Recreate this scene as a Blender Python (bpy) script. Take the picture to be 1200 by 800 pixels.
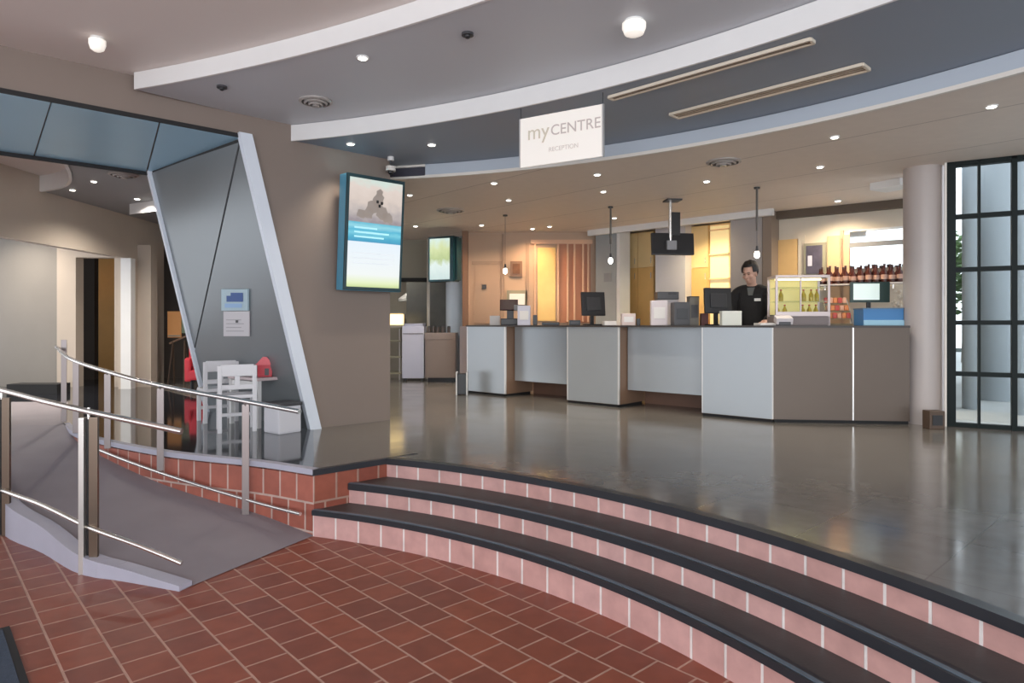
import bpy, bmesh, math, random
from mathutils import Vector, Matrix
random.seed(7)
sc = bpy.context.scene
for o in list(bpy.data.objects): bpy.data.objects.remove(o)
COL = sc.collection
PI = math.pi

# ------------------------------------------------------------------ camera, light, exposure
F = 777.0                       # focal length in pixels of a 1200 wide frame
K = .888
H = 1.688 * K                   # eye height above the tiled lower floor
U = .528 * K                    # upper floor level
cam = bpy.data.cameras.new('camera'); camo = bpy.data.objects.new('camera', cam); COL.objects.link(camo)
camo.location = (0, 0, H); camo.rotation_euler = (PI/2, 0, 0)
cam.sensor_width = 36; cam.lens = F/1200*36; cam.shift_y = -20/1200.0
cam.clip_start = .05; cam.clip_end = 200
sc.camera = camo
sc.view_settings.view_transform = 'Standard'
sc.view_settings.look = 'None'
sc.view_settings.gamma = 1
sc.view_settings.use_curve_mapping = False
sc.view_settings.exposure = 0.25

w = bpy.data.worlds.new('world'); sc.world = w; w.use_nodes = True
nt = w.node_tree; nt.nodes.clear()
wo = nt.nodes.new('ShaderNodeOutputWorld'); bg = nt.nodes.new('ShaderNodeBackground')
tc = nt.nodes.new('ShaderNodeTexCoord'); sp = nt.nodes.new('ShaderNodeSeparateXYZ'); rp = nt.nodes.new('ShaderNodeValToRGB')
nt.links.new(tc.outputs['Generated'], sp.inputs[0]); nt.links.new(sp.outputs['Z'], rp.inputs[0])
rp.color_ramp.elements[0].color = (.90, .94, 1, 1); rp.color_ramp.elements[1].color = (.74, .86, 1, 1)
nt.links.new(rp.outputs[0], bg.inputs[0]); bg.inputs[1].default_value = 1.9
nt.links.new(bg.outputs[0], wo.inputs[0])

def lamp(name, kind, loc, energy, color=(1, 1, 1), **kw):
    d = bpy.data.lights.new(name, kind); d.energy = energy; d.color = color
    rot = kw.pop('rot', (0, 0, 0))
    for k, v in kw.items(): setattr(d, k, v)
    o = bpy.data.objects.new(name, d); COL.objects.link(o); o.location = loc; o.rotation_euler = rot
    return o
# added area lamp standing in for daylight from the unseen entrance side
lamp('entrance_fill', 'AREA', (0.5, -2.6, 2.1), 190, (.93, .96, 1), shape='RECTANGLE', size=8, size_y=2.6, rot=(math.radians(84), 0, 0))

# ------------------------------------------------------------------ geometry from the survey of the room
D = Vector((.738, .675, 0)); V = Vector((-.675, .738, 0))      # the two directions of the room grid
def P(px, py, z=0.0):
    Y = (z-H)*F/(380-py); return Vector(((px-600)/F*Y, Y, z))
def at(px, Y, z=0.0): return Vector(((px-600)/F*Y, Y, z))
def zz(py, Y): return H + (380-py)/F*Y
def hit(px, p, d):
    k = (px-600)/F          # p.x+d.x t = k (p.y+d.y t)
    t = (k*p.y-p.x)/(d.x-k*d.y); q = p+d*t; return Vector((q.x, q.y, 0))
def L(v, z): return Vector((v[0], v[1], z))

# ------------------------------------------------------------------ materials
MATS = {}
def mat(name, col, rough=.6, metal=0., var=.0, vscale=6., bump=0., bscale=30., emis=None, estr=0., trans=0., spec=.5, coat=0., rvar=0.):
    if name in MATS: return MATS[name]
    m = bpy.data.materials.new(name); m.use_nodes = True; MATS[name] = m
    n = m.node_tree; b = n.nodes['Principled BSDF']
    b.inputs['Base Color'].default_value = (*col, 1); b.inputs['Roughness'].default_value = rough; b.inputs['Metallic'].default_value = metal
    b.inputs['Specular IOR Level'].default_value = spec
    b.inputs['Coat Weight'].default_value = coat; b.inputs['Coat Roughness'].default_value = .05
    b.inputs['Transmission Weight'].default_value = trans
    t = n.nodes.new('ShaderNodeTexCoord')
    if var > 0 or rvar > 0:
        no = n.nodes.new('ShaderNodeTexNoise'); no.inputs['Scale'].default_value = vscale; no.inputs['Detail'].default_value = 4
        n.links.new(t.outputs['Object'], no.inputs['Vector'])
        if var > 0:
            mx = n.nodes.new('ShaderNodeMix'); mx.data_type = 'RGBA'
            n.links.new(no.outputs['Fac'], mx.inputs['Factor'])
            mx.inputs['A'].default_value = (*[c*(1-var) for c in col], 1); mx.inputs['B'].default_value = (*[min(1, c*(1+var)) for c in col], 1)
            n.links.new(mx.outputs['Result'], b.inputs['Base Color'])
        if rvar > 0:
            mr = n.nodes.new('ShaderNodeMapRange'); n.links.new(no.outputs['Fac'], mr.inputs[0])
            mr.inputs[3].default_value = max(0, rough-rvar); mr.inputs[4].default_value = rough+rvar
            n.links.new(mr.outputs[0], b.inputs['Roughness'])
    if bump > 0:
        n2 = n.nodes.new('ShaderNodeTexNoise'); n2.inputs['Scale'].default_value = bscale; n2.inputs['Detail'].default_value = 3
        n.links.new(t.outputs['Object'], n2.inputs['Vector'])
        bp = n.nodes.new('ShaderNodeBump'); bp.inputs['Strength'].default_value = bump; bp.inputs['Distance'].default_value = .01
        n.links.new(n2.outputs['Fac'], bp.inputs['Height']); n.links.new(bp.outputs[0], b.inputs['Normal'])
    if emis:
        b.inputs['Emission Color'].default_value = (*emis, 1); b.inputs['Emission Strength'].default_value = estr
    return m

def brick_mat(name, c1, c2, mortar, bw, bh, ms, rough=.45, uv=True, uvec=None, spec=.5):
    """brick or tile coursing; uv: along the wall, else on the room grid"""
    m = bpy.data.materials.new(name); m.use_nodes = True; MATS[name] = m
    n = m.node_tree; b = n.nodes['Principled BSDF']
    t = n.nodes.new('ShaderNodeTexCoord')
    br = n.nodes.new('ShaderNodeTexBrick')
    br.inputs['Color1'].default_value = (*c1, 1); br.inputs['Color2'].default_value = (*c2, 1); br.inputs['Mortar'].default_value = (*mortar, 1)
    br.inputs['Scale'].default_value = 1; br.inputs['Brick Width'].default_value = bw; br.inputs['Row Height'].default_value = bh
    br.inputs['Mortar Size'].default_value = ms; br.inputs['Mortar Smooth'].default_value = .3; br.inputs['Bias'].default_value = 0
    br.offset = uvec[2] if uvec else .5
    if uv:
        src = t.outputs['UV']
    else:
        u0, v0 = uvec[0], uvec[1]
        dots = []
        for vec, off in ((V, v0), (D, u0)):
            vm = n.nodes.new('ShaderNodeVectorMath'); vm.operation = 'DOT_PRODUCT'; vm.inputs[1].default_value = vec
            n.links.new(t.outputs['Object'], vm.inputs[0])
            ma = n.nodes.new('ShaderNodeMath'); ma.operation = 'SUBTRACT'; ma.inputs[1].default_value = off
            n.links.new(vm.outputs['Value'], ma.inputs[0]); dots.append(ma)
        cb = n.nodes.new('ShaderNodeCombineXYZ'); n.links.new(dots[0].outputs[0], cb.inputs[0]); n.links.new(dots[1].outputs[0], cb.inputs[1])
        src = cb.outputs[0]
    n.links.new(src, br.inputs['Vector'])
    no = n.nodes.new('ShaderNodeTexNoise'); no.inputs['Scale'].default_value = 9; no.inputs['Detail'].default_value = 5
    n.links.new(t.outputs['Object'], no.inputs['Vector'])
    mr = n.nodes.new('ShaderNodeMapRange'); n.links.new(no.outputs['Fac'], mr.inputs[0]); mr.inputs[3].default_value = .72; mr.inputs[4].default_value = 1.28
    mx = n.nodes.new('ShaderNodeVectorMath'); mx.operation = 'SCALE'
    n.links.new(br.outputs['Color'], mx.inputs[0]); n.links.new(mr.outputs[0], mx.inputs['Scale'])
    n.links.new(mx.outputs[0], b.inputs['Base Color'])
    ra = n.nodes.new('ShaderNodeMapRange'); n.links.new(br.outputs['Fac'], ra.inputs[0]); ra.inputs[3].default_value = rough; ra.inputs[4].default_value = .85
    n.links.new(ra.outputs[0], b.inputs['Roughness']); b.inputs['Specular IOR Level'].default_value = spec
    bp = n.nodes.new('ShaderNodeBump'); bp.inputs['Strength'].default_value = .5; bp.inputs['Distance'].default_value = .004; bp.invert = True
    n.links.new(br.outputs['Fac'], bp.inputs['Height']); n.links.new(bp.outputs[0], b.inputs['Normal'])
    return m

def ramp_mat(name, stops, axis='Y', rough=.3, estr=1.0, noise=None):
    """a lit screen or print: bands along the UV of its face"""
    m = bpy.data.materials.new(name); m.use_nodes = True; MATS[name] = m
    n = m.node_tree; b = n.nodes['Principled BSDF']
    t = n.nodes.new('ShaderNodeTexCoord'); s = n.nodes.new('ShaderNodeSeparateXYZ'); n.links.new(t.outputs['UV'], s.inputs[0])
    r = n.nodes.new('ShaderNodeValToRGB'); r.color_ramp.interpolation = 'LINEAR'
    e = r.color_ramp.elements
    e[0].position = stops[0][0]; e[0].color = (*stops[0][1], 1)
    e[1].position = stops[-1][0]; e[1].color = (*stops[-1][1], 1)
    for p, c in stops[1:-1]:
        q = e.new(p); q.color = (*c, 1)
    src = s.outputs[axis]
    if noise:
        no = n.nodes.new('ShaderNodeTexNoise'); no.inputs['Scale'].default_value = noise[0]; n.links.new(t.outputs['UV'], no.inputs['Vector'])
        ml = n.nodes.new('ShaderNodeMath'); ml.operation = 'MULTIPLY_ADD'; n.links.new(no.outputs['Fac'], ml.inputs[0]); ml.inputs[1].default_value = noise[1]
        n.links.new(src, ml.inputs[2]); sb = n.nodes.new('ShaderNodeMath'); sb.operation = 'SUBTRACT'; n.links.new(ml.outputs[0], sb.inputs[0]); sb.inputs[1].default_value = noise[1]/2
        src = sb.outputs[0]
    n.links.new(src, r.inputs[0])
    b.inputs['Roughness'].default_value = rough
    if estr > 0:
        b.inputs['Base Color'].default_value = (.02, .02, .02, 1)
        n.links.new(r.outputs[0], b.inputs['Emission Color']); b.inputs['Emission Strength'].default_value = estr
    else:
        n.links.new(r.outputs[0], b.inputs['Base Color'])
    return m

white = mat('white_paint', (.78, .78, .77), .5, var=.03)
fascia = mat('fascia_paint', (.80, .80, .79), .45, var=.03)
warmwhite = mat('warm_white', (.80, .76, .70), .5)
brownwall = mat('taupe_wall', (.245, .195, .165), .55, var=.05, vscale=1.5, bump=.05)
ceilA = mat('ceiling_warm_grey', (.76, .70, .66), .6, var=.03, vscale=1)
ceilB = mat('ceiling_mid_grey', (.56, .58, .62), .5, var=.03, vscale=1)
ceilC = mat('ceiling_slate', (.25, .295, .36), .45, var=.05, vscale=1)
soffit_daylit = mat('portal_soffit_daylit', (.36, .62, .80), .35, .2, var=.06, vscale=1.2)  # bluer, lighter copy of the portal metal; reflected daylight put into its colour
metalpanel = mat('portal_metal', (.205, .225, .235), .32, .35, var=.10, vscale=1.2, rvar=.06)
bar_paint = mat('portal_frame_paint', (.72, .78, .86), .35)
black = mat('black_plastic', (.012, .012, .014), .35)
blackm = mat('black_matte', (.015, .015, .016), .7)
dark = mat('dark_grey', (.05, .05, .055), .4)
steel = mat('brushed_steel', (.82, .80, .77), .26, 1., rvar=.05, vscale=20)
steeldark = mat('bronze_steel', (.22, .17, .13), .3, .9)
carpet = mat('ramp_carpet', (.27, .245, .27), .75, var=.14, vscale=3, bump=.3, bscale=220)
granite = mat('black_granite', (.018, .02, .026), .07, var=.2, vscale=40, spec=.7)
stone = mat('tread_stone', (.050, .047, .047), .48, var=.25, vscale=7, bump=.08, bscale=60)
nosing = mat('nosing_stone', (.025, .028, .034), .3, var=.2, vscale=9)
nosing_l = mat('nosing_strip', (.11, .15, .19), .35, var=.3, vscale=14)
lavender = mat('kerb_paint', (.42, .42, .50), .45, var=.1, vscale=4)
beige = mat('beige_plaster', (.56, .48, .40), .7, var=.08, vscale=2, bump=.06)
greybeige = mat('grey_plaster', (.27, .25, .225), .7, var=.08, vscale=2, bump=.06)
tanwall = mat('tan_wall', (.50, .36, .26), .6, var=.05, vscale=2)
amber = mat('amber_wood', (.74, .46, .17), .5, var=.15, vscale=3)
amberl = mat('light_maple', (.82, .62, .32), .5, var=.1, vscale=3)
redwood = mat('red_wood', (.46, .20, .11), .5, var=.12, vscale=3)
cream = mat('cream_paint', (.66, .58, .47), .6, var=.04)
greypier = mat('grey_pier', (.40, .37, .36), .55, var=.05)
alu = mat('counter_aluminium', (.47, .51, .54), .34, .4, var=.04, vscale=2, rvar=.04)
alub = mat('counter_bronze', (.135, .105, .085), .40, .3, var=.06, vscale=2)
edge = mat('counter_edge', (.82, .80, .77), .3, .3)
kick = mat('counter_kick', (.20, .11, .075), .5, var=.2, vscale=4)
column_p = mat('column_paint', (.47, .42, .40), .32, var=.03)
frameblk = mat('window_frame_dark', (.006, .012, .012), .5, spec=.2)
teal = mat('teal_case', (.004, .035, .045), .3)
bluecase = mat('blue_case', (.10, .34, .50), .25)
red = mat('red_plastic', (.55, .03, .05), .4)
paper = mat('paper', (.82, .80, .78), .7)
bluep = mat('blue_box', (.05, .22, .50), .4)
lightblue = mat('light_blue', (.35, .62, .78), .4)
lampglow = mat('lamp_glow', (1, 1, 1), .4, emis=(1, .93, .82), estr=9)
lampwarm = mat('warm_glow', (1, 1, 1), .4, emis=(1, .78, .42), estr=3.0)
skin = mat('skin', (.55, .33, .25), .5, var=.06)
cloth = mat('black_uniform', (.010, .010, .012), .75, bump=.2, bscale=90)
hairm = mat('dark_hair', (.012, .009, .008), .55, bump=.4, bscale=150)
purple = mat('lilac_white', (.60, .60, .70), .4, var=.03)
glass = mat('clear_glass', (.9, .95, .95), .02, trans=1., spec=.5)
glass.node_tree.nodes['Principled BSDF'].inputs['IOR'].default_value = 1.05
matm = mat('door_mat_blue', (.045, .065, .10), .9, var=.25, vscale=60, bump=.5, bscale=300)
taupe_cab = mat('taupe_laminate', (.24, .19, .165), .45, var=.04)

p304 = P(304, 800); pv = P(264, 752)
TS = .1976
quarry = brick_mat('quarry_tile', (.275, .075, .042), (.205, .058, .037), (.44, .27, .21), TS, TS, .0065, .42, False,
                   (p304.dot(D)-10*TS, pv.dot(V)-30*TS, .5))
daylit_brick = brick_mat('riser_brick_daylit', (.60, .36, .335), (.53, .295, .265), (.74, .68, .65), .19, .60, .008, .5)  # paler copy of the tile; daylight on the risers put into the colour
wallbrick = brick_mat('ramp_wall_brick', (.40, .125, .085), (.32, .095, .065), (.52, .38, .33), .175, .205, .009, .45)
sidebrick = brick_mat('side_wall_brick', (.30, .085, .05), (.23, .06, .04), (.36, .22, .17), .175, .205, .009, .5)
# polished stone floor with wide joints
def polished():
    m = brick_mat('polished_floor', (.175, .165, .15), (.16, .15, .138), (.12, .11, .10), .60, .60, .004, .16, False, (.1, .25, 0.))
    n = m.node_tree; b = n.nodes['Principled BSDF']
    for l in list(b.inputs['Roughness'].links): n.links.remove(l)
    for l in list(b.inputs['Normal'].links): n.links.remove(l)
    t = [x for x in n.nodes if x.type == 'TEX_COORD'][0]
    no = n.nodes.new('ShaderNodeTexNoise'); no.inputs['Scale'].default_value = 2.2; no.inputs['Detail'].default_value = 5
    n.links.new(t.outputs['Object'], no.inputs['Vector'])
    mr = n.nodes.new('ShaderNodeMapRange'); n.links.new(no.outputs['Fac'], mr.inputs[0]); mr.inputs[3].default_value = .05; mr.inputs[4].default_value = .24
    n.links.new(mr.outputs[0], b.inputs['Roughness']); b.inputs['Specular IOR Level'].default_value = .75
    n2 = n.nodes.new('ShaderNodeTexNoise'); n2.inputs['Scale'].default_value = 5; n.links.new(t.outputs['Object'], n2.inputs['Vector'])
    bp = n.nodes.new('ShaderNodeBump'); bp.inputs['Strength'].default_value = .10; bp.inputs['Distance'].default_value = .01
    n.links.new(n2.outputs['Fac'], bp.inputs['Height']); n.links.new(bp.outputs[0], b.inputs['Normal'])
    return m
polish = polished()
def ceilD_mat():
    m = brick_mat('ceiling_tan_panels', (.80, .71, .63), (.77, .68, .60), (.46, .39, .34), 9., 1.15, .008, .55, False, (.35, 0, 0.))
    b = m.node_tree.nodes['Principled BSDF']; b.inputs['Specular IOR Level'].default_value = .3
    for l in list(b.inputs['Roughness'].links): m.node_tree.links.remove(l)
    b.inputs['Roughness'].default_value = .55
    mr = [x for x in m.node_tree.nodes if x.type == 'MAP_RANGE'][0]; mr.inputs[3].default_value = .95; mr.inputs[4].default_value = 1.05
    return m
ceilD = ceilD_mat()

# ------------------------------------------------------------------ mesh builders
class MB:
    def __init__(s): s.bm = bmesh.new(); s.uv = s.bm.loops.layers.uv.new('UVMap')
    def box(s, c, size, rz=0, rx=0, ry=0, bev=0):
        r = bmesh.ops.create_cube(s.bm, size=1)
        M = Matrix.Translation(Vector(c)) @ Matrix.Rotation(rz, 4, 'Z') @ Matrix.Rotation(ry, 4, 'Y') @ Matrix.Rotation(rx, 4, 'X') @ Matrix.Diagonal((*size, 1))
        bmesh.ops.transform(s.bm, matrix=M, verts=r['verts'])
        if bev > 0:
            es = list({e for v in r['verts'] for e in v.link_edges})
            bmesh.ops.bevel(s.bm, geom=es, offset=bev, segments=2, affect='EDGES', profile=.7)
        return s
    def cyl(s, c, r, h, r2=None, seg=24, rx=0, ry=0, rz=0):
        q = bmesh.ops.create_cone(s.bm, cap_ends=True, segments=seg, radius1=r, radius2=r if r2 is None else r2, depth=h)
        bmesh.ops.transform(s.bm, matrix=Matrix.Translation(Vector(c)) @ Matrix.Rotation(rz, 4, 'Z') @ Matrix.Rotation(ry, 4, 'Y') @ Matrix.Rotation(rx, 4, 'X'), verts=q['verts'])
        return s
    def ball(s, c, r, sc=(1, 1, 1), seg=20, rot=None):
        q = bmesh.ops.create_uvsphere(s.bm, u_segments=seg, v_segments=seg//2+2, radius=r)
        M = Matrix.Translation(Vector(c)) @ (rot or Matrix()) @ Matrix.Diagonal((*sc, 1))
        bmesh.ops.transform(s.bm, matrix=M, verts=q['verts']); return s
    def tube(s, pts, r, seg=12, cap=True):
        pts = [Vector(p) for p in pts]; rings = []
        for i, p in enumerate(pts):
            t = (pts[min(i+1, len(pts)-1)]-pts[max(i-1, 0)]).normalized()
            a = t.cross(Vector((0, 0, 1)));
            if a.length < .05: a = t.cross(Vector((0, 1, 0)))
            a.normalize(); b = t.cross(a)
            rr = r[i] if isinstance(r, (list, tuple)) else r
            rings.append([s.bm.verts.new(p+(a*math.cos(2*PI*k/seg)+b*math.sin(2*PI*k/seg))*rr) for k in range(seg)])
        for i in range(len(rings)-1):
            for k in range(seg): s.bm.faces.new((rings[i][k], rings[i][(k+1) % seg], rings[i+1][(k+1) % seg], rings[i+1][k]))
        if cap: s.bm.faces.new(rings[0]); s.bm.faces.new(rings[-1])
        return s
    def lathe(s, prof, c=(0, 0, 0), seg=28):
        c = Vector(c); rings = []
        for r, z in prof: rings.append([s.bm.verts.new(c+Vector((max(r, 1e-4)*math.cos(2*PI*k/seg), max(r, 1e-4)*math.sin(2*PI*k/seg), z))) for k in range(seg)])
        for i in range(len(rings)-1):
            for k in range(seg): s.bm.faces.new((rings[i][k], rings[i][(k+1) % seg], rings[i+1][(k+1) % seg], rings[i+1][k]))
        s.bm.faces.new(rings[0]); s.bm.faces.new(rings[-1]); return s
    def prism(s, pts, z0, z1):
        a = [s.bm.verts.new((p[0], p[1], z0)) for p in pts]; b = [s.bm.verts.new((p[0], p[1], z1)) for p in pts]
        fs = [s.bm.faces.new(a), s.bm.faces.new(b)]
        for i in range(len(pts)):
            j = (i+1) % len(pts); fs.append(s.bm.faces.new((a[i], a[j], b[j], b[i])))
        return s
    def hexa(s, v):         # eight corners: four of one side, four of the other
        q = [s.bm.verts.new(p) for p in v]
        for f in ((0, 1, 2, 3), (4, 5, 6, 7), (0, 1, 5, 4), (1, 2, 6, 5), (2, 3, 7, 6), (3, 0, 4, 7)): s.bm.faces.new([q[i] for i in f])
        return s
    def quad(s, a, b, c, d, uvs=((0, 0), (1, 0), (1, 1), (0, 1))):
        f = s.bm.faces.new([s.bm.verts.new(p) for p in (a, b, c, d)])
        for l, u in zip(f.loops, uvs): l[s.uv].uv = u
        return s
    def ribbon(s, pts, z0, z1, u0=0, vtop=None):    # upright face along a line; UV in metres measured down from the top
        acc = u0
        z0 = z0 if isinstance(z0, (list, tuple)) else [z0]*len(pts); z1 = z1 if isinstance(z1, (list, tuple)) else [z1]*len(pts)
        for i in range(len(pts)-1):
            a, b = pts[i], pts[i+1]; l = math.hypot(b[0]-a[0], b[1]-a[1])
            s.quad((a[0], a[1], z0[i]), (b[0], b[1], z0[i+1]), (b[0], b[1], z1[i+1]), (a[0], a[1], z1[i]),
                   ((acc, z0[i]-z1[i]), (acc+l, z0[i+1]-z1[i+1]), (acc+l, 0), (acc, 0)) if vtop is None else
                   ((acc, z0[i]-vtop), (acc+l, z0[i+1]-vtop), (acc+l, z1[i+1]-vtop), (acc, z1[i]-vtop)))
            acc += l
        return s
    def ring(s, c, r0, r1, a0, a1, b0, b1, z0, z1, n=48):   # slab between two arcs
        gi = [(c[0]+r0*math.cos(a0+(a1-a0)*k/n), c[1]+r0*math.sin(a0+(a1-a0)*k/n)) for k in range(n+1)]
        go = [(c[0]+r1*math.cos(b0+(b1-b0)*k/n), c[1]+r1*math.sin(b0+(b1-b0)*k/n)) for k in range(n+1)]
        A = [[s.bm.verts.new((*p, z)) for p in g] for g in (gi, go) for z in (z0, z1)]   # i0 i1 o0 o1
        for k in range(n):
            for a, b in ((0, 1), (1, 3), (3, 2), (2, 0)): s.bm.faces.new((A[a][k], A[a][k+1], A[b][k+1], A[b][k]))
        for k in (0, n): s.bm.faces.new((A[0][k], A[1][k], A[3][k], A[2][k]))
        return s
    def build(s, name, m, parent=None, smooth=False, world=True, recalc=True):
        if recalc: bmesh.ops.recalc_face_normals(s.bm, faces=s.bm.faces)
        if parent is not None and world:
            loc = Vector((0, 0, 0)); q = parent
            while q is not None: loc += q.location; q = q.parent
            bmesh.ops.translate(s.bm, vec=-loc, verts=s.bm.verts)
        me = bpy.data.meshes.new(name); s.bm.to_mesh(me); s.bm.free()
        me.materials.append(m)
        if smooth:
            for p in me.polygons: p.use_smooth = True
            try: me.set_sharp_from_angle(angle=math.radians(40))
            except Exception: pass
        o = bpy.data.objects.new(name, me); COL.objects.link(o)
        if parent is not None: o.parent = parent
        return o

def tag(o, label=None, cat=None, group=None, kind=None):
    if label: o['label'] = label
    if cat: o['category'] = cat
    if group: o['group'] = group
    if kind: o['kind'] = kind
    return o
def thing(name, loc, label, cat, group=None, rz=0):
    o = bpy.data.objects.new(name, None); COL.objects.link(o); o.location = loc; o.rotation_euler = (0, 0, rz); o.empty_display_size = .1
    return tag(o, label, cat, group)
def struct(mb, name, m, **kw):
    o = mb.build(name, m, **kw); o['kind'] = 'structure'; return o
def copytree(o, parent=None):
    c = o.copy(); COL.objects.link(c); c.parent = parent
    for ch in list(o.children): copytree(ch, c)
    return c
def arc(c, R, a0, a1, n=60): return [(c[0]+R*math.cos(a0+(a1-a0)*k/n), c[1]+R*math.sin(a0+(a1-a0)*k/n)) for k in range(n+1)]
def resample(pts, n):
    pts = [Vector((p[0], p[1], 0)) for p in pts]; cr = []
    for i in range(len(pts)-1):       # Catmull-Rom
        p0 = pts[max(i-1, 0)]; p1 = pts[i]; p2 = pts[i+1]; p3 = pts[min(i+2, len(pts)-1)]
        for k in range(12):
            t = k/12; cr.append(.5*((2*p1)+(p2-p0)*t+(2*p0-5*p1+4*p2-p3)*t*t+(3*p1-p0-3*p2+p3)*t**3))
    cr.append(pts[-1]); d = [0]
    for i in range(1, len(cr)): d.append(d[-1]+(cr[i]-cr[i-1]).length)
    out = []; j = 0
    for k in range(n+1):
        s = d[-1]*k/n
        while j < len(cr)-2 and d[j+1] < s: j += 1
        t = (s-d[j])/max(d[j+1]-d[j], 1e-9); out.append(cr[j].lerp(cr[j+1], min(max(t, 0), 1)))
    return out, d[-1]

# ------------------------------------------------------------------ the floors
zA, zB, zC, zD = H+2.32*K, H+2.17*K, H+2.0*K, H+1.84*K
CC = (-2.85, .55); R1, R2, R3 = 4.385, 4.64, 4.93
ZS = [0, .185, .328, U]
corner = Vector((-1.405, 4.70, 0))
def side_hit(R):       # where an arc of the steps meets the brick side wall
    b = corner-Vector((*CC, 0)); t = -b.dot(D)+math.sqrt(max(0, b.dot(D)**2-b.dot(b)+R*R)); p = corner+D*t
    return p, math.atan2(p.y-CC[1], p.x-CC[0])
wallp = Vector((-1.48*K, 8.05*K, 0))                    # foot of the taupe wall at its free end
wt = lambda px: hit(px, wallp, D)
b_out = wt(367)                                         # foot of the outer portal bar
inner_top = at(178, 8.39*K); inp = Vector((inner_top.x, inner_top.y, 0))
it = lambda px: hit(px, inp, D)
b_in = it(246)
struct(MB().prism([(-9, -5), (9.5, -5), (9.5, 1.5), (2.6, 4.9), (-9, 9)], -.1, 0), 'floor', quarry)

AEND = math.radians(-14)
WA = P(1112, 499, U); dw = Vector((.86, -.51, 0)).normalized(); WF = WA+dw*6.0
p3, a3 = side_hit(R3)
far = 15.2
bv = b_out+V*9
pts = arc(CC, R3, AEND, a3, 70)+[(p3.x, p3.y), (corner.x, corner.y), (b_out.x, b_out.y), (bv.x, bv.y), (-7, far), (9.35, 15.2), (6.05, 9.8), (WA.x-.05, WA.y+.05), (WF.x, WF.y), (WF.x, -.7)]
struct(MB().prism(pts, U-.02, U), 'floor', polish)

steps = thing('curved_steps', (1.2, 3.0, 0), 'three wide curved steps with brick risers tinted pink for daylight and dark stone treads', 'steps')
for i, (R, Rn) in enumerate(((R1, R2), (R2, R3), (R3, None))):
    p, a = side_hit(R) if R > (corner-Vector((*CC, 0))).length else (corner, math.atan2(corner.y-CC[1], corner.x-CC[0]))
    top = ZS[i+1]; nz = .032 if i == 0 else .044
    MB().ribbon(arc(CC, R, a, AEND, 90), ZS[i]-.01, top-nz+.004, u0=.05*i, vtop=top+.1).build('riser', daylit_brick, steps)
    if Rn:
        _, a2 = side_hit(Rn)
        MB().ring(CC, R+.03, Rn+.02, a, AEND, a2, AEND, top-.028, top, 80).build('tread', stone, steps)
    ns = MB().ring(CC, R-.016, R+.05, a, AEND, a, AEND, top-nz, top+.003, 80).build('nosing', nosing, steps)
    if Rn: MB().ring(CC, R-.002, R+.022, a, AEND, a, AEND, top-.001, top+.0055, 80).build('nosing_strip', nosing_l, ns)

# brick wall beside the ramp, its stone top and the black polished floor of the portal
wall_px = [(368, 549), (306, 541), (245, 535), (187, 528), (132, 518), (102, 511), (87, 506), (75, 496)]
inner = [P(a, b, U) for a, b in wall_px]; inner[0] = L(corner, U)
inner, ilen = resample(inner, 40)
rt = [min(1, k/38) for k in range(41)]
zr = [U*t for t in rt]
mb = MB()
mb.ribbon([(p.x, p.y) for p in inner], [max(0, z-.02) for z in zr], U-.035, vtop=U-.035)
struct(mb, 'wall_ramp', wallbrick)
mb = MB(); pr, _ = side_hit(R3+.25)
mb.ribbon([(corner.x, corner.y), (pr.x, pr.y)], 0, U-.03, vtop=U-.03)
struct(mb, 'wall_steps', sidebrick)
le = P(80, 471, U); lf = P(-150, 471, U)
blk = [(p.x, p.y) for p in inner]+[(le.x, le.y), (lf.x, lf.y), (-12, far), (-8, far), (bv.x, bv.y), (b_out.x, b_out.y)]
struct(MB().prism(blk, U-.05, U+.002), 'floor', granite)
# pale stone lip on the curved wall
lip = MB()
for k in range(40):
    a, b = inner[k], inner[k+1]; n_ = Vector((-(b-a).y, (b-a).x, 0)).normalized()
    if n_.y > 0: n_ = -n_
    lip.hexa([L(a+n_*.012, U-.036), L(b+n_*.012, U-.036), L(b-n_*.05, U-.036), L(a-n_*.05, U-.036), L(a+n_*.012, U+.004), L(b+n_*.012, U+.004), L(b-n_*.05, U+.004), L(a-n_*.05, U+.004)])
struct(lip, 'trim_1', lavender)

# ramp
opx = [P(210, 693), P(144, 681), P(92, 672), P(48, 647), P(6, 628)]
oo = opx+[Vector((-4.75*K, 6.0*K, 0)), Vector((-5.5*K, 6.9*K, 0)), Vector((-6.1*K, 7.9*K, 0))]
outer, _ = resample(oo, 40)
ramp = thing('ramp', (-3.2, 4.9, 0), 'grey carpeted ramp curving up beside the brick wall', 'ramp')
mb = MB(); W = 10
g = [[mb.bm.verts.new(L(outer[k].lerp(inner[k], j/W), zr[k]+.004)) for j in range(W+1)] for k in range(41)]
for k in range(40):
    for j in range(W): mb.bm.faces.new((g[k][j], g[k+1][j], g[k+1][j+1], g[k][j+1]))
mb.build('ramp_surface', carpet, ramp)
mb = MB()
for k in range(40):
    a, b = outer[k], outer[k+1]; n_ = Vector((-(b-a).y, (b-a).x, 0)).normalized()
    if n_.dot(inner[k]-a) < 0: n_ = -n_
    za, zb = zr[k]+.03, zr[k+1]+.03
    mb.hexa([L(a, 0), L(b, 0), L(b+n_*.09, 0), L(a+n_*.09, 0), L(a, za), L(b, zb), L(b+n_*.09, zb), L(a+n_*.09, za)])
mb.build('kerb', lavender, ramp)
ie, oe = inner[-1], outer[-1]
struct(MB().prism([(ie.x, ie.y), (le.x, le.y), (lf.x-1, lf.y), (-13, lf.y), (-13, oe.y-.6), (oe.x, oe.y)], U-.04, U+.004), 'floor', carpet)

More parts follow.
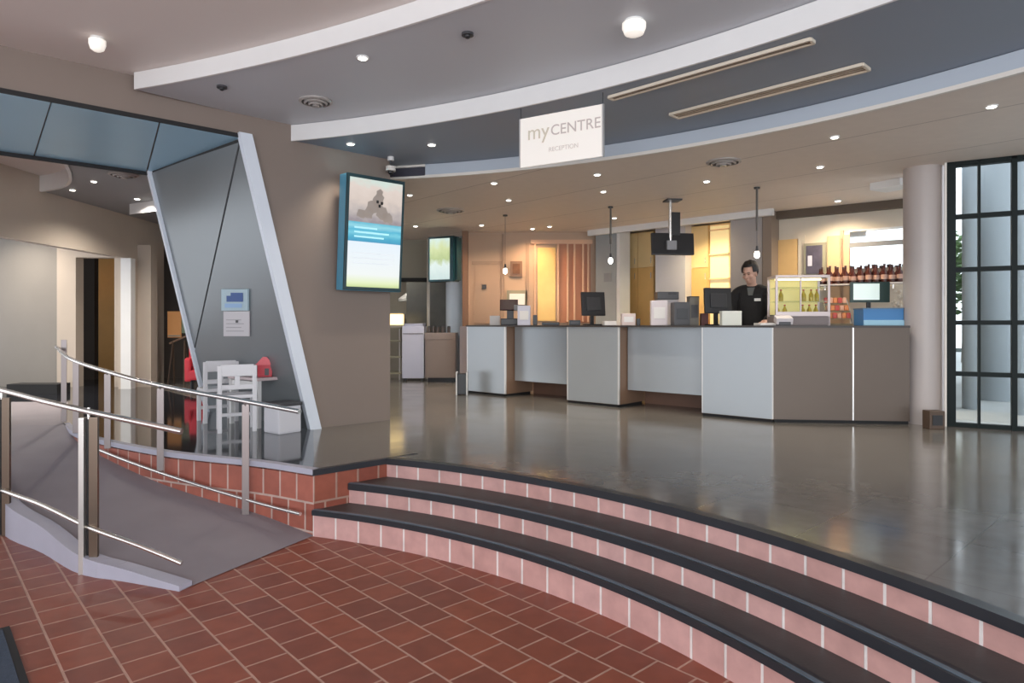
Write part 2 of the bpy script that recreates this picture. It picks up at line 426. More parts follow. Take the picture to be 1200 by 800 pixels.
# ------------------------------------------------------------------ ceilings
c1, r1 = (-7.97, -7.81), 14.12
c2, r2 = (-4.57, -1.89), 8.66
c3, r3 = (-2.75, .40), 7.19
def slab(c, R, a0, a1, start, z0, z1):
    p = arc(c, R, math.radians(a0), math.radians(a1), 90)
    q = start+[(-6.3, 15.4), (9.4, 15.4), (6.1, 9.8), (WA.x-.03, WA.y+.12), (WF.x, WF.y+.1), (WF.x+.1, p[-1][1])]
    return p+q[::-1]
wE = wallp+V*.12; wB = wallp+V*6
struct(MB().prism([(-13, -5), (9.6, -5), (WF.x+.1, WF.y+.1), (WA.x-.03, WA.y+.12), (6.1, 9.8), (9.4, 15.4), (-13, 15.4)], zA, zA+.15), 'ceiling', ceilA)
for c, R, a0, a1, z0, z1, m, st in ((c1, r1, 69.8, 22, zB, zA-.001, ceilB, 1), (c2, r2, 75.0, 4, zC, zB-.001, ceilC, 1), (c3, r3, 88, -12, zD, zC-.001, ceilD, 0)):
    start = [(wE.x, wE.y), (wB.x, wB.y)] if st else [(-3.5, 9.0), (wB.x, wB.y)]
    struct(MB().prism(slab(c, R, a0, a1, start, z0, z1), z0, z1), 'ceiling', m)
def arcband(c, R, a0, a1, z0, z1, t=.02):
    return MB().ring(c, R-t, R, math.radians(a0), math.radians(a1), math.radians(a0), math.radians(a1), z0, z1, 90)
struct(arcband(c1, r1, 69.75, 22, zB-.006, zA-.002), 'trim_2', fascia)
struct(arcband(c2, r2, 74.9, 4, zC-.006, zB-.004), 'trim_3', fascia)
a_f3 = math.degrees(math.atan2(8.2*K-c3[1], -1.10*K-c3[0]))
struct(arcband(c3, r3, a_f3, -12, zD-.002, zC-.004), 'trim_4', mat('fascia_blue', (.50, .56, .63), .4))
struct(arcband(c3, r3, a_f3, -12, zD-.014, zD+.018, .035), 'trim_5', warmwhite)
struct(arcband(c3, r3+.01, 88, a_f3, zD+.01, zC-.02), 'trim_6', mat('recess_shade', (.05, .05, .07), .6))  # shade of the ceiling recess put into the colour of this band
struct(arcband(c3, r3, 88, a_f3, zC-.03, zC-.005, .035), 'trim_7', warmwhite)
struct(arcband(c3, r3, 88, a_f3, zD-.012, zD+.012, .035), 'trim_8', warmwhite)

# ------------------------------------------------------------------ the taupe wall with its slanted portal
zs = H+1.943*K
o_top = wt(285.0); i_top = it(178.0)
left_end = wallp-D*9.5
DEP = (inp-wallp).dot(V)
struct(MB().hexa([L(left_end, zs), L(wallp, zs), L(wallp, zA+.02), L(left_end, zA+.02),
                  L(left_end+V*DEP, zs), L(wallp+V*DEP, zs), L(wallp+V*DEP, zA+.02), L(left_end+V*DEP, zA+.02)]), 'wall_left', brownwall)
cb = inp+D*((b_in-inp).dot(D)); 
struct(MB().hexa([L(b_out, U-.02), L(wallp, U-.02), L(wallp, zs+.001), L(o_top, zs+.001),
                  L(b_in+V*.0, U-.02), L(wallp+V*DEP, U-.02), L(wallp+V*DEP, zs+.001), L(i_top, zs+.001)]), 'wall_left', brownwall)
# metal lining: slanted cheek in two sheets and soffit in three
def bil(a, b, c, d, s, t): return (a.lerp(b, s)).lerp(d.lerp(c, s), t)
e_ = -D*.02
ck = [L(b_out, U)+e_, L(b_in, U)+e_, L(i_top, zs-.01)+e_, L(o_top, zs-.01)+e_]
def sheet(quadpts, thick, name, m):
    a, b, c, d = quadpts
    return struct(MB().hexa([a, b, c, d, a+thick, b+thick, c+thick, d+thick]), name, m)
# the seam of the cheek leans from the outer bar's head down to the middle of its foot
f = lambda s, t: bil(ck[0], ck[1], ck[2], ck[3], s, t)
sheet([f(.02, .985), f(.99, .26), f(.99, .99), f(.5, .99)], -D*.012, 'wall_portal_panel', metalpanel)
sheet([f(0, 0), f(1, 0), f(1, .24), f(0, .985)], -D*.012, 'wall_portal_panel', metalpanel)
sheet([f(0, 0), f(1, 0), f(1, 1), f(0, 1)], -D*.004, 'wall_portal_backing', blackm)
def soff(pxo0, pxi0, pxo1, pxi1):
    a, b, c, d = wt(pxo0), it(pxi0), it(pxi1), wt(pxo1)
    return [L(a, zs-.004), L(b, zs-.004), L(c, zs-.004), L(d, zs-.004)]
for q in (soff(-200, -260, 59, 39), soff(61, 41, 186, 171), soff(188, 173, 285, 178)):
    sheet(q, Vector((0, 0, -.015)), 'ceiling_panel', soffit_daylit)
def bar(a, b, wv, tv):
    """straight flat bar from a to b, wv and tv its half width and half thickness vectors"""
    return MB().hexa([a-wv-tv, a+wv-tv, a+wv+tv, a-wv+tv, b-wv-tv, b+wv-tv, b+wv+tv, b-wv+tv])
struct(bar(L(corner, U-.018)-D*.01, L(pr, U-.018), Vector((0, 0, .0215)), V*.018), 'trim_19', nosing)
struct(bar(L(b_out, U)-V*.03, L(o_top, zs+.02)-V*.03, D*.058, V*.035), 'trim_9', bar_paint)
struct(bar(L(b_in, U)-V*.03, L(i_top, zs+.0)-V*.03, D*.060, V*.035), 'trim_10', bar_paint)
struct(bar(L(wt(-200), zs)-V*.006, L(wt(287), zs)-V*.006, Vector((0, 0, .018)), V*.012), 'trim_11', blackm)
struct(bar(L(it(-260), zs-.03)+V*.006, L(it(180), zs-.03)+V*.006, Vector((0, 0, .025)), V*.02), 'trim_12', blackm)

# ------------------------------------------------------------------ the lobby behind the portal
XW = -6.93*K
y0, y1 = 8.0*K, 13.2*K
lt = H+1.19*K
yj = 11.9*K
# inner lobby ceiling
ip0 = it(-300)+V*.05; ip1 = it(250)+V*.05
notch, _ = resample([it(77)+V*.05, at(85, 7.75), at(80, 8.3), at(58, 8.62), at(28, 8.75), at(-40, 8.8)], 30)
lobc = mat('lobby_ceiling', (.32, .33, .35), .5)
npts = [(p.x, p.y) for p in notch]
struct(MB().prism(npts+[(-13, npts[-1][1]), (-13, far), (-6.4, far), (-6.4, 13.2), (-3.4, 9.6), (ip1.x, ip1.y)], zC-.03, zC+.05), 'ceiling', lobc)
struct(MB().prism([(ip0.x-6, ip0.y-5), (ip0.x, ip0.y), (npts[0][0], npts[0][1])]+[(x_-.05, y_+.1) for x_, y_ in npts[1:]]+[(-13, npts[-1][1]+.1)], zC+.16, zC+.22), 'ceiling', ceilA)
mb = MB()
for k in range(30):
    o_ = Vector((.02, .035, 0)); a, b = notch[k]-o_*1.1, notch[k+1]-o_*1.1
    mb.hexa([L(a, zC-.045), L(b, zC-.045), L(b+o_, zC-.045), L(a+o_, zC-.045), L(a, zC+.17), L(b, zC+.17), L(b+o_, zC+.17), L(a+o_, zC+.17)])
struct(mb, 'trim_14', fascia)
struct(MB().box((XW-.06, (5+y1)/2, (lt+zC+.2)/2), (.12, y1-5, zC+.2-lt)), 'wall_lobby', beige)
struct(MB().box((XW-.06, (yj+y1)/2, (U+lt)/2), (.12, y1-yj, lt-U)), 'wall_lobby', beige)
struct(MB().box((XW+.0, yj+.06, (U+lt)/2), (.16, .13, lt-U)), 'trim_13', white)
yb = 12.35*K
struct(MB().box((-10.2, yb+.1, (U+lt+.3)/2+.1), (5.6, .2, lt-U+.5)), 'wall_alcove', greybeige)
xa, xb = (92-600)/F*yb, (137-600)/F*yb
zdt = zz(302, yb)
xp = (70-600)/F*yb
struct(MB().box(((xp+xa)/2, yb+.03, (U+lt)/2+.1), (xa-xp, .2, lt-U+.3)), 'wall_alcove', beige)
struct(MB().box(((xa+xb)/2, yb+.03, (zdt+lt+.3)/2), (xb-xa, .2, lt+.3-zdt)), 'wall_alcove', beige)
struct(MB().box((xb+.3, yb+.03, (U+lt)/2+.1), (.6, .2, lt-U+.3)), 'wall_alcove', beige)
# passage beyond the doorway
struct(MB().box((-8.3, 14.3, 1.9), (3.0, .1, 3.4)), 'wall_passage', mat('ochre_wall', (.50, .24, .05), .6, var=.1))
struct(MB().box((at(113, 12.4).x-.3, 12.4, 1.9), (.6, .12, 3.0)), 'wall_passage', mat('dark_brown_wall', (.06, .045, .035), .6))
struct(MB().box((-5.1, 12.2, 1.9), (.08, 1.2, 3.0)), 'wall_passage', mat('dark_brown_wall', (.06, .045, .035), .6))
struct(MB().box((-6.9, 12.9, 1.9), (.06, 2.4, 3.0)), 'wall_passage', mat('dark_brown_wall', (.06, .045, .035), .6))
a, b = at(152, 9.6), at(183, 9.3)
struct(bar(L(a, zC-.11), L(b, zC-.11), Vector((0, 0, .075)), V*.02), 'trim_15', white)
# low dark ledge at the foot of the alcove wall
struct(MB().box(((40-600)/F*9.9, 10.0, U+.07), (.75, .3, .14)), 'trim_16', blackm)
# ------------------------------------------------------------------ far walls
YW = 13.2*K
xl = (549-600)/F*YW
struct(MB().box(((xl+1.55)/2, YW+.1, 1.9), (1.55-xl, .2, 3.2)), 'wall_back', tanwall)
struct(MB().box((xl-.05, YW+.03, 1.9), (.10, .35, 3.2)), 'trim_17', mat('brown_jamb', (.24, .13, .075), .5))
struct(MB().box((-3, 14.9, 1.9), (9, .2, 3.2)), 'wall_lounge', mat('lounge_wall', (.25, .23, .20), .7, var=.15, vscale=2))
struct(MB().box((4.5, 13.0, 1.9), (6.4, .2, 3.2)), 'wall_back', cream)
# lounge bulkhead and pale column by the second screen
struct(MB().box(((478-600)/F*13.0, 13.0, zz(302, 13.0)), (1.0, .3, .85)), 'beam_lounge', mat('olive_beige', (.36, .34, .27), .6))
struct(MB().box(((482-600)/F*12.95, 12.95, zz(328, 12.95)), (.75, .34, .06)), 'trim_18', blackm)
struct(MB().cyl(((535-600)/F*12.5, 12.5, (U+zD)/2), .2, zD-U, seg=40), 'column', mat('pale_blue_column', (.52, .58, .64), .3), smooth=True)
struct(MB().box(((508-600)/F*13.6, 13.6, 1.75), (1.1, .05, 2.2)), 'wall_lounge_panel', mat('smoked_panel', (.12, .125, .125), .25, var=.3, vscale=4))

# trims and panels of the warm wall behind the desk
ff = YW-.012
def onwall(px0, py0, px1, py1, m, name, th=.03, Y=None, parent=None, kind='structure', label=None):
    Y = Y or ff; x0, x1 = (px0-600)/F*Y, (px1-600)/F*Y; z0, z1 = zz(py1, Y), zz(py0, Y)
    o = MB().box(((x0+x1)/2, Y-th/2+.01, (z0+z1)/2), (abs(x1-x0), th, z1-z0), bev=min(.004, th/5)).build(name, m, parent)
    if kind and parent is None: o['kind'] = kind
    return o
n_t = [20]
def trim(*a, **k):
    onwall(a[0], a[1], a[2], a[3], a[4], 'trim_%d' % n_t[0], **k); n_t[0] += 1
trim(553, 306, 590, 310, mat('tan_rail', (.36, .25, .18), .5))
trim(588, 274, 590.5, 378, mat('tan_rail', (.36, .25, .18), .5))
trim(556, 310, 586, 379, mat('tan_door', (.42, .29, .205), .5), th=.02)
trim(616, 285, 620, 380, mat('tan_rail', (.36, .25, .18), .5))
trim(630, 290, 651, 376, mat('painted_glow', (.80, .56, .22), .5, var=.1), th=.015)  # alcove glow put into the yellow of a flat panel
for px in (626, 653, 664, 672, 682, 688):
    trim(px, 286, px+2, 377, mat('peach_post', (.66, .42, .28), .5), th=.06)
trim(655, 284, 692, 378, redwood, th=.02)
trim(622, 281, 694, 286, mat('peach_post', (.66, .42, .28), .5), th=.05)

# soffit band of the back office and the piers under it
A_ = at(690, 11.55); B_ = at(906, 9.35)
n_in = Vector(((B_-A_).y, -(B_-A_).x, 0)).normalized(); n_in = n_in if n_in.y > 0 else -n_in; dirb = (B_-A_).normalized()
struct(bar(L(A_, zD-.04), L(B_, zD-.04), Vector((0, 0, .055)), n_in*.04), 'beam_office', white)
def onb(px, off=0): return hit(px, A_+n_in*off, dirb)
rzb = math.atan2(dirb.y, dirb.x)
def pier(px0, px1, m, off, depth, name='column', z1=None):
    a, b = onb(px0, off), onb(px1, off)
    return struct(MB().hexa([L(a, U), L(b, U), L(b+n_in*depth, U), L(a+n_in*depth, U)]+[L(v, z1 or zD) for v in (a, b, b+n_in*depth, a+n_in*depth)]), name, m)
pier(698, 722, mat('blue_grey_pier', (.34, .37, .38), .45, var=.08), .12, .3)
pier(722.5, 726, white, .10, .32)
pier(856, 893, greypier, .12, .35)
pier(893.5, 904, mat('brown_pier', (.26, .20, .155), .5), .10, .5)
pier(768, 803, mat('lilac_column', (.52, .52, .58), .45), .45, .3)
ob = onb(690, 1.1); oc = onb(915, 1.1)
struct(MB().hexa([L(ob, U), L(oc, U), L(oc+n_in*.1, U), L(ob+n_in*.1, U), L(ob, zD), L(oc, zD), L(oc+n_in*.1, zD), L(ob+n_in*.1, zD)]), 'wall_office', mat('honey_wall', (.70, .46, .20), .6, var=.08))
# storage cabinets of honey wood along the office wall
def cabinet(px0, px1, body, door, label, zsplit=314, depth=.36, shelves=False):
    a, b = onb(px0, .66), onb(px1, .66); c = (a+b)/2
    wd = (b-a).length
    t = thing('storage_cabinet', (c.x, c.y, U), label, 'cabinet', 'wooden storage cabinets behind the desk', rz=rzb)
    h = zD-U-.02
    MB().box((0, depth/2+.02, h/2), (wd, depth, h), bev=.004).build('body', body, t, world=False)
    zs_ = zz(zsplit, c.y)-U
    nd = 2 if wd > .5 else 1
    for k in range(nd):
        x = (k-(nd-1)/2)*(wd/nd)
        if shelves:
            MB().box((x, .012, h*.5), (wd/nd-.03, .008, h-.06), bev=.002).build('lit_back', mat('lit_maple', (.85, .68, .36), .5, emis=(1, .78, .42), estr=.35), t, world=False)
            for j in range(7): MB().box((x, .0, .2+j*(h-.3)/6), (wd/nd-.02, .06, .018)).build('shelf', amberl, t, world=False)
        else:
            d = MB().box((x, .008, (zs_+h)/2), (wd/nd-.012, .02, h-zs_-.014), bev=.003).build('door', door, t, world=False)
            MB().cyl((x+wd/nd/2-.05, -.012, zs_+.12), .006, .10, seg=10).build('handle', steel, d, world=False)
            d = MB().box((x, .008, zs_/2), (wd/nd-.012, .02, zs_-.014), bev=.003).build('door', body, t, world=False)
            MB().cyl((x+wd/nd/2-.05, -.012, zs_-.14), .006, .10, seg=10).build('handle', steel, d, world=False)
    return t
cabinet(729, 766, amber, amberl, 'honey wood storage cabinet beside the blue grey pier')
cabinet(807, 830, amber, amberl, 'honey wood storage cabinet beside the pale lilac column')
cabinet(831, 855, amberl, amberl, 'pale lit shelving cabinet beside the pinkish grey pier', shelves=True)

# bar wall
E_ = at(902, 9.75); G_ = at(1105, 8.45); dirg = (G_-E_).normalized(); n_g = Vector((-dirg.y, dirg.x, 0)); rzg = math.atan2(dirg.y, dirg.x)
struct(MB().hexa([L(E_, U), L(G_, U), L(G_+n_g*.12, U), L(E_+n_g*.12, U), L(E_, zD), L(G_, zD), L(G_+n_g*.12, zD), L(E_+n_g*.12, zD)]), 'wall_bar', cream)
struct(bar(L(E_, zD-.05)-n_g*.06, L(G_, zD-.05)-n_g*.06, Vector((0, 0, .06)), n_g*.05), 'beam_bar', mat('dark_brown_beam', (.10, .07, .045), .5))
def ong(px): return hit(px, E_, dirg)
def gpanel(px0, py0, px1, py1, m, name, off=.02, th=.02, parent=None):
    a, b = ong(px0), ong(px1); Yc = (a.y+b.y)/2; z0, z1 = zz(py1, Yc), zz(py0, Yc); o_ = -n_g*off; t_ = -n_g*th
    mb = MB().hexa([L(a, z0)+o_, L(b, z0)+o_, L(b, z1)+o_, L(a, z1)+o_, L(a, z0)+o_+t_, L(b, z0)+o_+t_, L(b, z1)+o_+t_, L(a, z1)+o_+t_])
    return mb.build(name, m, parent)
for a in ((906, 281, 935, 380, mat('honey_wall', (.56, .35, .14), .6)), (936, 276, 944, 380, cream), (970, 276, 996, 380, mat('peach_panel', (.66, .42, .24), .55)), (985, 270, 989, 380, mat('peach_post', (.66, .42, .28), .5))):
    o = gpanel(*a, 'trim_%d' % n_t[0], off=.0, th=.03); o['kind'] = 'structure'; n_t[0] += 1

# column at the end of the desk, and the window wall
cx, cy = at(1082, 6.95).x, 6.95
struct(MB().cyl((cx, cy, (U+zD)/2), .185, zD-U, seg=64), 'column', column_p, smooth=True)
struct(MB().box((at(1046, 7.6).x, 7.6, zD-.04), (.3, .35, .08), rz=.5), 'trim_61', white)
nw = Vector((dw.y, -dw.x, 0)); nw = nw if nw.y < 0 else -nw
rzw = math.atan2(dw.y, dw.x)
win = tag(bpy.data.objects.new('window_1', None), kind='structure'); COL.objects.link(win); win.location = L(WA, U); win.rotation_euler = (0, 0, rzw)
win_h = zD-U; WL = 6.0
mb = MB()
zrow = [.02, .02+(497-437)/120*1.03, 1.03*(497-377)/118, 1.03*(497-316)/118, 1.03*(497-255)/118, 1.03*(497-195)/118]
for z in zrow: mb.box((WL/2, 0, z+.0), (WL, .07, .045))
mb.box((WL/2, 0, win_h-.01), (WL, .09, .03))
for k, x in enumerate([0.02, .25, .53, .80, 1.07, 1.34, 2.02, 2.7, 3.38, 4.06, 4.74, 5.42]):
    mb.box((x, 0, win_h/2), (.075 if k == 0 else (.022 if k % 2 else .045), .09, win_h))
fr = mb.build('window_frame', frameblk, win, world=False)
MB().box((WL/2, .02, win_h/2), (WL, .008, win_h-.02)).build('window_glass', glass, win, world=False)
mb = MB().box((-.03, .0, win_h/2), (.02, .1, win_h)); mb.build('window_jamb', warmwhite, win, world=False)
# outside: terrace, pale columns, a low rail, hedge and trees
struct(MB().prism([(3.5, 8.6), (30, -8), (40, 30), (3.5, 30)], U-.5, U-.06), 'exterior_ground', mat('pale_paving', (.42, .42, .40), .8, var=.1))
for px, Y, r_ in ((1138, 8.6, .10), (1168, 9.6, .27), (1194, 8.0, .06)):
    struct(MB().cyl((at(px, Y).x, Y, 2.1), r_, 3.6, seg=40), 'exterior_column', mat('exterior_column_paint', (.33, .36, .38) if r_ < .2 else (.74, .70, .60), .5), smooth=True)
struct(MB().box((at(1160, 10.4).x, 10.4, U+.62), (5, .06, .06), rz=-.5), 'exterior_beam', mat('green_grey', (.22, .26, .25), .5))
leafm = mat('leaf_green', (.10, .17, .06), .6, var=.4, vscale=3)
bark = mat('bark', (.12, .09, .07), .8)
for i, (px, Y, h, r_) in enumerate(((1135, 12, 2.6, .8), (1165, 15, 3.2, 1.2), (1199, 11.0, 2.3, .65), (1130, 19, 4.0, 1.4), (1185, 20, 4.4, 1.4))):
    t = thing('tree', (at(px, Y).x, Y, U-.1), ['young leafy tree beyond the narrow outside column', 'leafy tree behind the thick outside column', 'leafy tree at the picture edge beyond the glazing',
              'tall tree far beyond the narrow outside column', 'tall tree far beyond the edge of the glazing'][i], 'tree', 'trees outside the window')
    MB().tube([(0, 0, 0), (.05, 0, h*.5), (0, .05, h*.8)], [.08, .06, .03]).build('trunk', bark, t, world=False)
    mb = MB(); rnd = random.Random(i)
    for k in range(520):
        v = Vector((rnd.gauss(0, 1), rnd.gauss(0, 1), rnd.gauss(0, 1))).normalized()*r_*rnd.random()**.4; v.z *= .8; v.z += h*.75
        M = Matrix.Translation(v) @ Matrix.Rotation(rnd.random()*6, 4, 'Z') @ Matrix.Rotation(rnd.random()*3, 4, 'X'); s_ = .09
        vs = [mb.bm.verts.new(M @ Vector(p)) for p in ((-s_, 0, 0), (0, -s_*.6, .01), (s_, 0, 0), (0, s_*.6, .01))]; mb.bm.faces.new(vs)
    mb.build('crown', leafm, t, world=False)

# ------------------------------------------------------------------ reception counter
Q1 = P(547, 460, U); Q2 = P(906, 495, U); Q1.z = Q2.z = 0
cd = (Q2-Q1).normalized(); cn = Vector((-cd.y, cd.x, 0)); cn = cn if cn.y > 0 else -cn
def qc(px, off=0): return hit(px, Q1+cn*off, cd)
top = H-.012
cnt = thing('reception_counter', L(qc(725), U), 'long reception counter with pale aluminium fronts and a dark bronze end', 'counter')
def cbox(px0, px1, o0, o1, z0, z1, name, m, parent=cnt, pxo=False):
    a, b = qc(px0, o0), qc(px1, o0); d_ = cn*(o1-o0)
    return MB().hexa([L(a, z0), L(b, z0), L(b+d_, z0), L(a+d_, z0), L(a, z1), L(b, z1), L(b+d_, z1), L(a+d_, z1)]).build(name, m, parent)
rec = .20
for (a, b) in ((547, 592), (664.5, 725), (822.5, 906)):
    pod = cbox(a, b, 0.012, .75, U+.03, top-.02, 'pod', mat('pod_side', (.30, .185, .12), .5, .1))
    fa, fb = qc(a, 0), qc(b, 0)
    cbox(a+.3, b-.3, -.004, .012, U+.035, top-.02, 'front_panel', alu, pod)
    cbox(b-1.2, b+.1, -.006, .02, U+.035, top-.02, 'edge_strip', edge, pod)
    cbox(a-.1, a+.9, -.006, .02, U+.035, top-.02, 'edge_strip', edge, pod)
    cbox(a+1, b-1, .02, .6, U, U+.035, 'plinth', blackm, pod)
for (a, b, yb_) in ((592.5, 664, 447.5), (725.5, 822, 459.5)):
    pz = qc((a+b)/2, rec).y
    hz = zz(yb_, pz)
    back = qc(b, rec)
    # hanging front, set back behind the pods
    a2 = hit(600, Q1, cd)
    pa, pb = qc(a, rec), qc(b, rec)
    q0 = hit(a, Q1, cd); q1 = hit(b, Q1, cd)
    r0, r1_ = q0+cn*rec, q1+cn*rec
    MB().hexa([L(r0, hz), L(r1_, hz), L(r1_+cn*.02, hz), L(r0+cn*.02, hz), L(r0, top-.02), L(r1_, top-.02), L(r1_+cn*.02, top-.02), L(r0+cn*.02, top-.02)]).build('hanging_panel', alu, cnt)
    r0, r1_ = q0+cn*.62, q1+cn*.62
    MB().hexa([L(r0, U), L(r1_, U), L(r1_+cn*.02, U), L(r0+cn*.02, U), L(r0, top-.02), L(r1_, top-.02), L(r1_+cn*.02, top-.02), L(r0+cn*.02, top-.02)]).build('back_board', kick, cnt)
# bronze return towards the column
R_ = P(1066, 497.5, U); R_.z = 0
q0 = qc(906, .0)
dr = (R_-q0).normalized(); nr = Vector((-dr.y, dr.x, 0))
def rbox(t0, t1, o0, o1, z0, z1, name, m, parent=cnt):
    a, b = q0+dr*t0+nr*o0, q0+dr*t1+nr*o0; d_ = nr*(o1-o0)
    return MB().hexa([L(a, z0), L(b, z0), L(b+d_, z0), L(a+d_, z0), L(a, z1), L(b, z1), L(b+d_, z1), L(a+d_, z1)]).build(name, m, parent)
LR = (R_-q0).length
seam = (hit(1000, q0, dr)-q0).length
rb = rbox(0.02, LR, .02, .70, U+.035, top-.02, 'bronze_return', alub)
rbox(0.005, seam-.008, 0, .02, U+.035, top-.02, 'bronze_panel', alub, rb)
rbox(seam+.008, LR, 0, .02, U+.035, top-.02, 'bronze_panel', alub, rb)
rbox(seam-.012, seam+.012, .004, .03, U+.035, top-.02, 'joint_strip', steel, rb)
rbox(.02, LR, .03, .6, U, U+.035, 'plinth', blackm, rb)
wkt = [qc(546, -.015), q0-nr*.012+cd*.01, q0+dr*LR-nr*.012, q0+dr*LR+nr*.72, qc(906, .0)+cn*.77+dr*.3, hit(547, Q1, cd)+cn*.78]
MB().prism([(p.x, p.y) for p in wkt], top-.022, top).build('worktop', mat('worktop_dark', (.06, .05, .045), .4), cnt)

# ------------------------------------------------------------------ things on the counter
def cp(px, off=.3): 
    q = qc(px, off); return L(q, top)
def spot(px, off=.3):
    p = cp(px, off); return p, p.y/F          # place and metres per pixel
def rot2cam(p, extra=0): return math.atan2(-p.x, p.y)*0+extra
def smallbox(name, px, w, h, d, m, label, cat, off=.3, rz=0, group=None, lid=None, face=None):
    p, k = spot(px, off)
    t = thing(name, p, label, cat, group, rz=rz)
    MB().box((0, 0, h*k/2), (w*k, d, h*k), bev=.006).build('body', m, t, world=False)
    if lid: MB().box((0, 0, h*k+.004), (w*k*1.03, d*1.03, .012), bev=.003).build('lid', lid, t, world=False)
    if face: MB().box((0, -d/2-.002, h*k*.5), (w*k*.7, .005, h*k*.45), bev=.002).build('face', face, t, world=False)
    return t
def monitor(px, py0, wpx, hpx, label, rz, off=.35, seen_back=True, sm=None, lean=0):
    p, k = spot(px, off)
    t = thing('computer_monitor', p, label, 'monitor', 'computer monitors on the reception counter', rz=rz)
    w_, h_ = wpx*k, hpx*k; zc = (380-py0)*k-h_/2
    MB().box((0, .02, .008), (.22, .17, .016), bev=.005).build('foot', black, t, world=False)
    MB().box((0, .045, max(.05, zc*.5)), (.05, .025, max(.09, zc)), bev=.005).build('stand', black, t, world=False)
    MB().box((0, 0, zc), (w_, .035, h_), rx=lean, bev=.008).build('case', black, t, world=False)
    MB().box((0, -.022, zc), (w_*.62, .02, h_*.55), rx=lean, bev=.008).build('rear_cover', mat('rear_black', (.022, .022, .025), .5), t, world=False)
    MB().box((0, .019, zc), (w_*.94, .004, h_*.9), rx=lean).build('screen', sm or mat('screen_dim', (.03, .04, .05), .15), t, world=False)
    return t
smallbox('card_box', 580, 12, 11, .1, paper, 'small white box beside the till at the far end of the counter', 'box', off=.3)
# dark till with a tilted display
p, k = spot(598, .35)
t = thing('till', p, 'dark till with a tilted maroon display at the far end of the counter', 'till')
MB().box((0, 0, .05), (.28, .30, .10), bev=.01).build('base', black, t, world=False)
MB().box((0, .02, .16), (.10, .06, .14), bev=.008).build('neck', dark, t, world=False)
MB().box((-.02, -.02, .30), (.27, .03, .17), rx=-.35, bev=.008).build('display', mat('maroon_display', (.05, .015, .02), .25), t, world=False)
MB().box((.09, -.04, .26), (.07, .05, .08), bev=.006).build('card_reader', mat('grey_plastic', (.25, .25, .26), .4), t, world=False)
smallbox('notice_stand', 614, 15, 23, .06, purple, 'tall pale notice stand beside the dark till', 'notice stand', off=.15, face=paper)
smallbox('pen_pot', 627, 5, 12, .06, black, 'small black pen pot beside the pale notice stand', 'pot', off=.25)
smallbox('keyboard', 645, 20, 3.5, .16, black, 'flat black keyboard between notice stand and dark monitor', 'keyboard', off=.3, face=None)
monitor(695, 341, 29, 28, 'black monitor seen from behind over the middle counter pod', .25, lean=-.12)
smallbox('desk_phone', 673, 13, 6, .18, black, 'low black desk phone beside the middle black monitor', 'phone', off=.35, face=dark)
smallbox('paper_stack', 714, 14, 5, .22, paper, 'low stack of white papers beside the middle black monitor', 'paper', off=.3)
smallbox('card_box', 736, 16, 14, .1, mat('pinkish_card', (.74, .62, .58), .6), 'pinkish white card box over the counter recess', 'box', off=.25, face=paper)
smallbox('stapler', 748, 4, 8, .05, black, 'small black stapler standing beside the pinkish card box', 'stapler', off=.3)
smallbox('leaflet_holder', 772, 19, 29, .08, mat('pinkish_white', (.70, .64, .66), .5), 'tall pinkish white leaflet holder below the ceiling television', 'leaflet holder', off=.25, face=paper)
# receipt printer on a slim white stand
p, k = spot(781, .6)
t = thing('receipt_printer', p, 'dark receipt printer raised on a pale stand behind the leaflet holder', 'printer')
MB().box((0, 0, 15*k), (24*k, .14, 30*k), bev=.01).build('stand', mat('pale_stand', (.62, .58, .58), .5), t, world=False)
MB().box((0, 0, 34.5*k), (25*k, .2, 9*k), bev=.01).build('body', dark, t, world=False)
MB().box((.05, -.101, 37*k), (10*k, .01, 3*k)).build('slot', black, t, world=False)
smallbox('till', 797, 18, 27, .2, dark, 'dark grey boxy till beside the tall leaflet holder', 'till', off=.3, face=black)
smallbox('till', 812, 11, 33, .14, mat('khaki_grey', (.14, .13, .11), .4), 'khaki grey card terminal behind the boxy till', 'till', off=.45, lid=black, face=dark)
monitor(841, 336, 33, 30, 'large black monitor seen from behind beside the receptionist', .15, sm=mat('screen_blue', (.10, .16, .22), .1), lean=-.08)
smallbox('cable_box', 825, 8, 14, .08, mat('maroon_box', (.10, .04, .04), .5), 'small maroon box behind the large black monitor foot', 'box', off=.5)
smallbox('notice_card', 856, 23, 17, .10, mat('ivory_card', (.78, .80, .72), .5), 'ivory card box in front of the receptionist', 'box', off=.15)
smallbox('paper_stack', 896, 18, 3, .2, paper, 'thin white paper stack beside the counter corner', 'paper', off=.25)

# ------------------------------------------------------------------ bar end: glass case, rack, crate, bottles
def cr(px, off=.35): q = hit(px, q0+nr*off, dr); return L(q, top)
p = cr(935, .40); k = p.y/F; rzr = math.atan2(dr.y, dr.x)
t = thing('display_case', p, 'small framed glass display case with lit yellow shelves on the counter', 'display case', rz=rzr)
w_, h_, d_ = 60*k, 58*k, .34
fm = mat('case_frame', (.50, .43, .42), .35, .4)
MB().box((0, 0, .05), (w_, d_, .10), bev=.006).build('base', mat('case_base', (.18, .15, .15), .45), t, world=False)
for sx in (-1, 1):
    for sy in (-1, 1): MB().box((sx*(w_/2-.012), sy*(d_/2-.012), h_/2), (.024, .024, h_), bev=.003).build('post', fm, t, world=False)
MB().box((0, 0, h_-.015), (w_, d_, .03), bev=.004).build('top_frame', fm, t, world=False)
MB().box((0, -d_/2+.01, .125), (w_, .024, .05), bev=.003).build('bottom_rail', fm, t, world=False)
MB().box((-.02, -d_/2+.012, h_/2+.05), (.014, .02, h_-.16), bev=.003).build('mullion', fm, t, world=False)
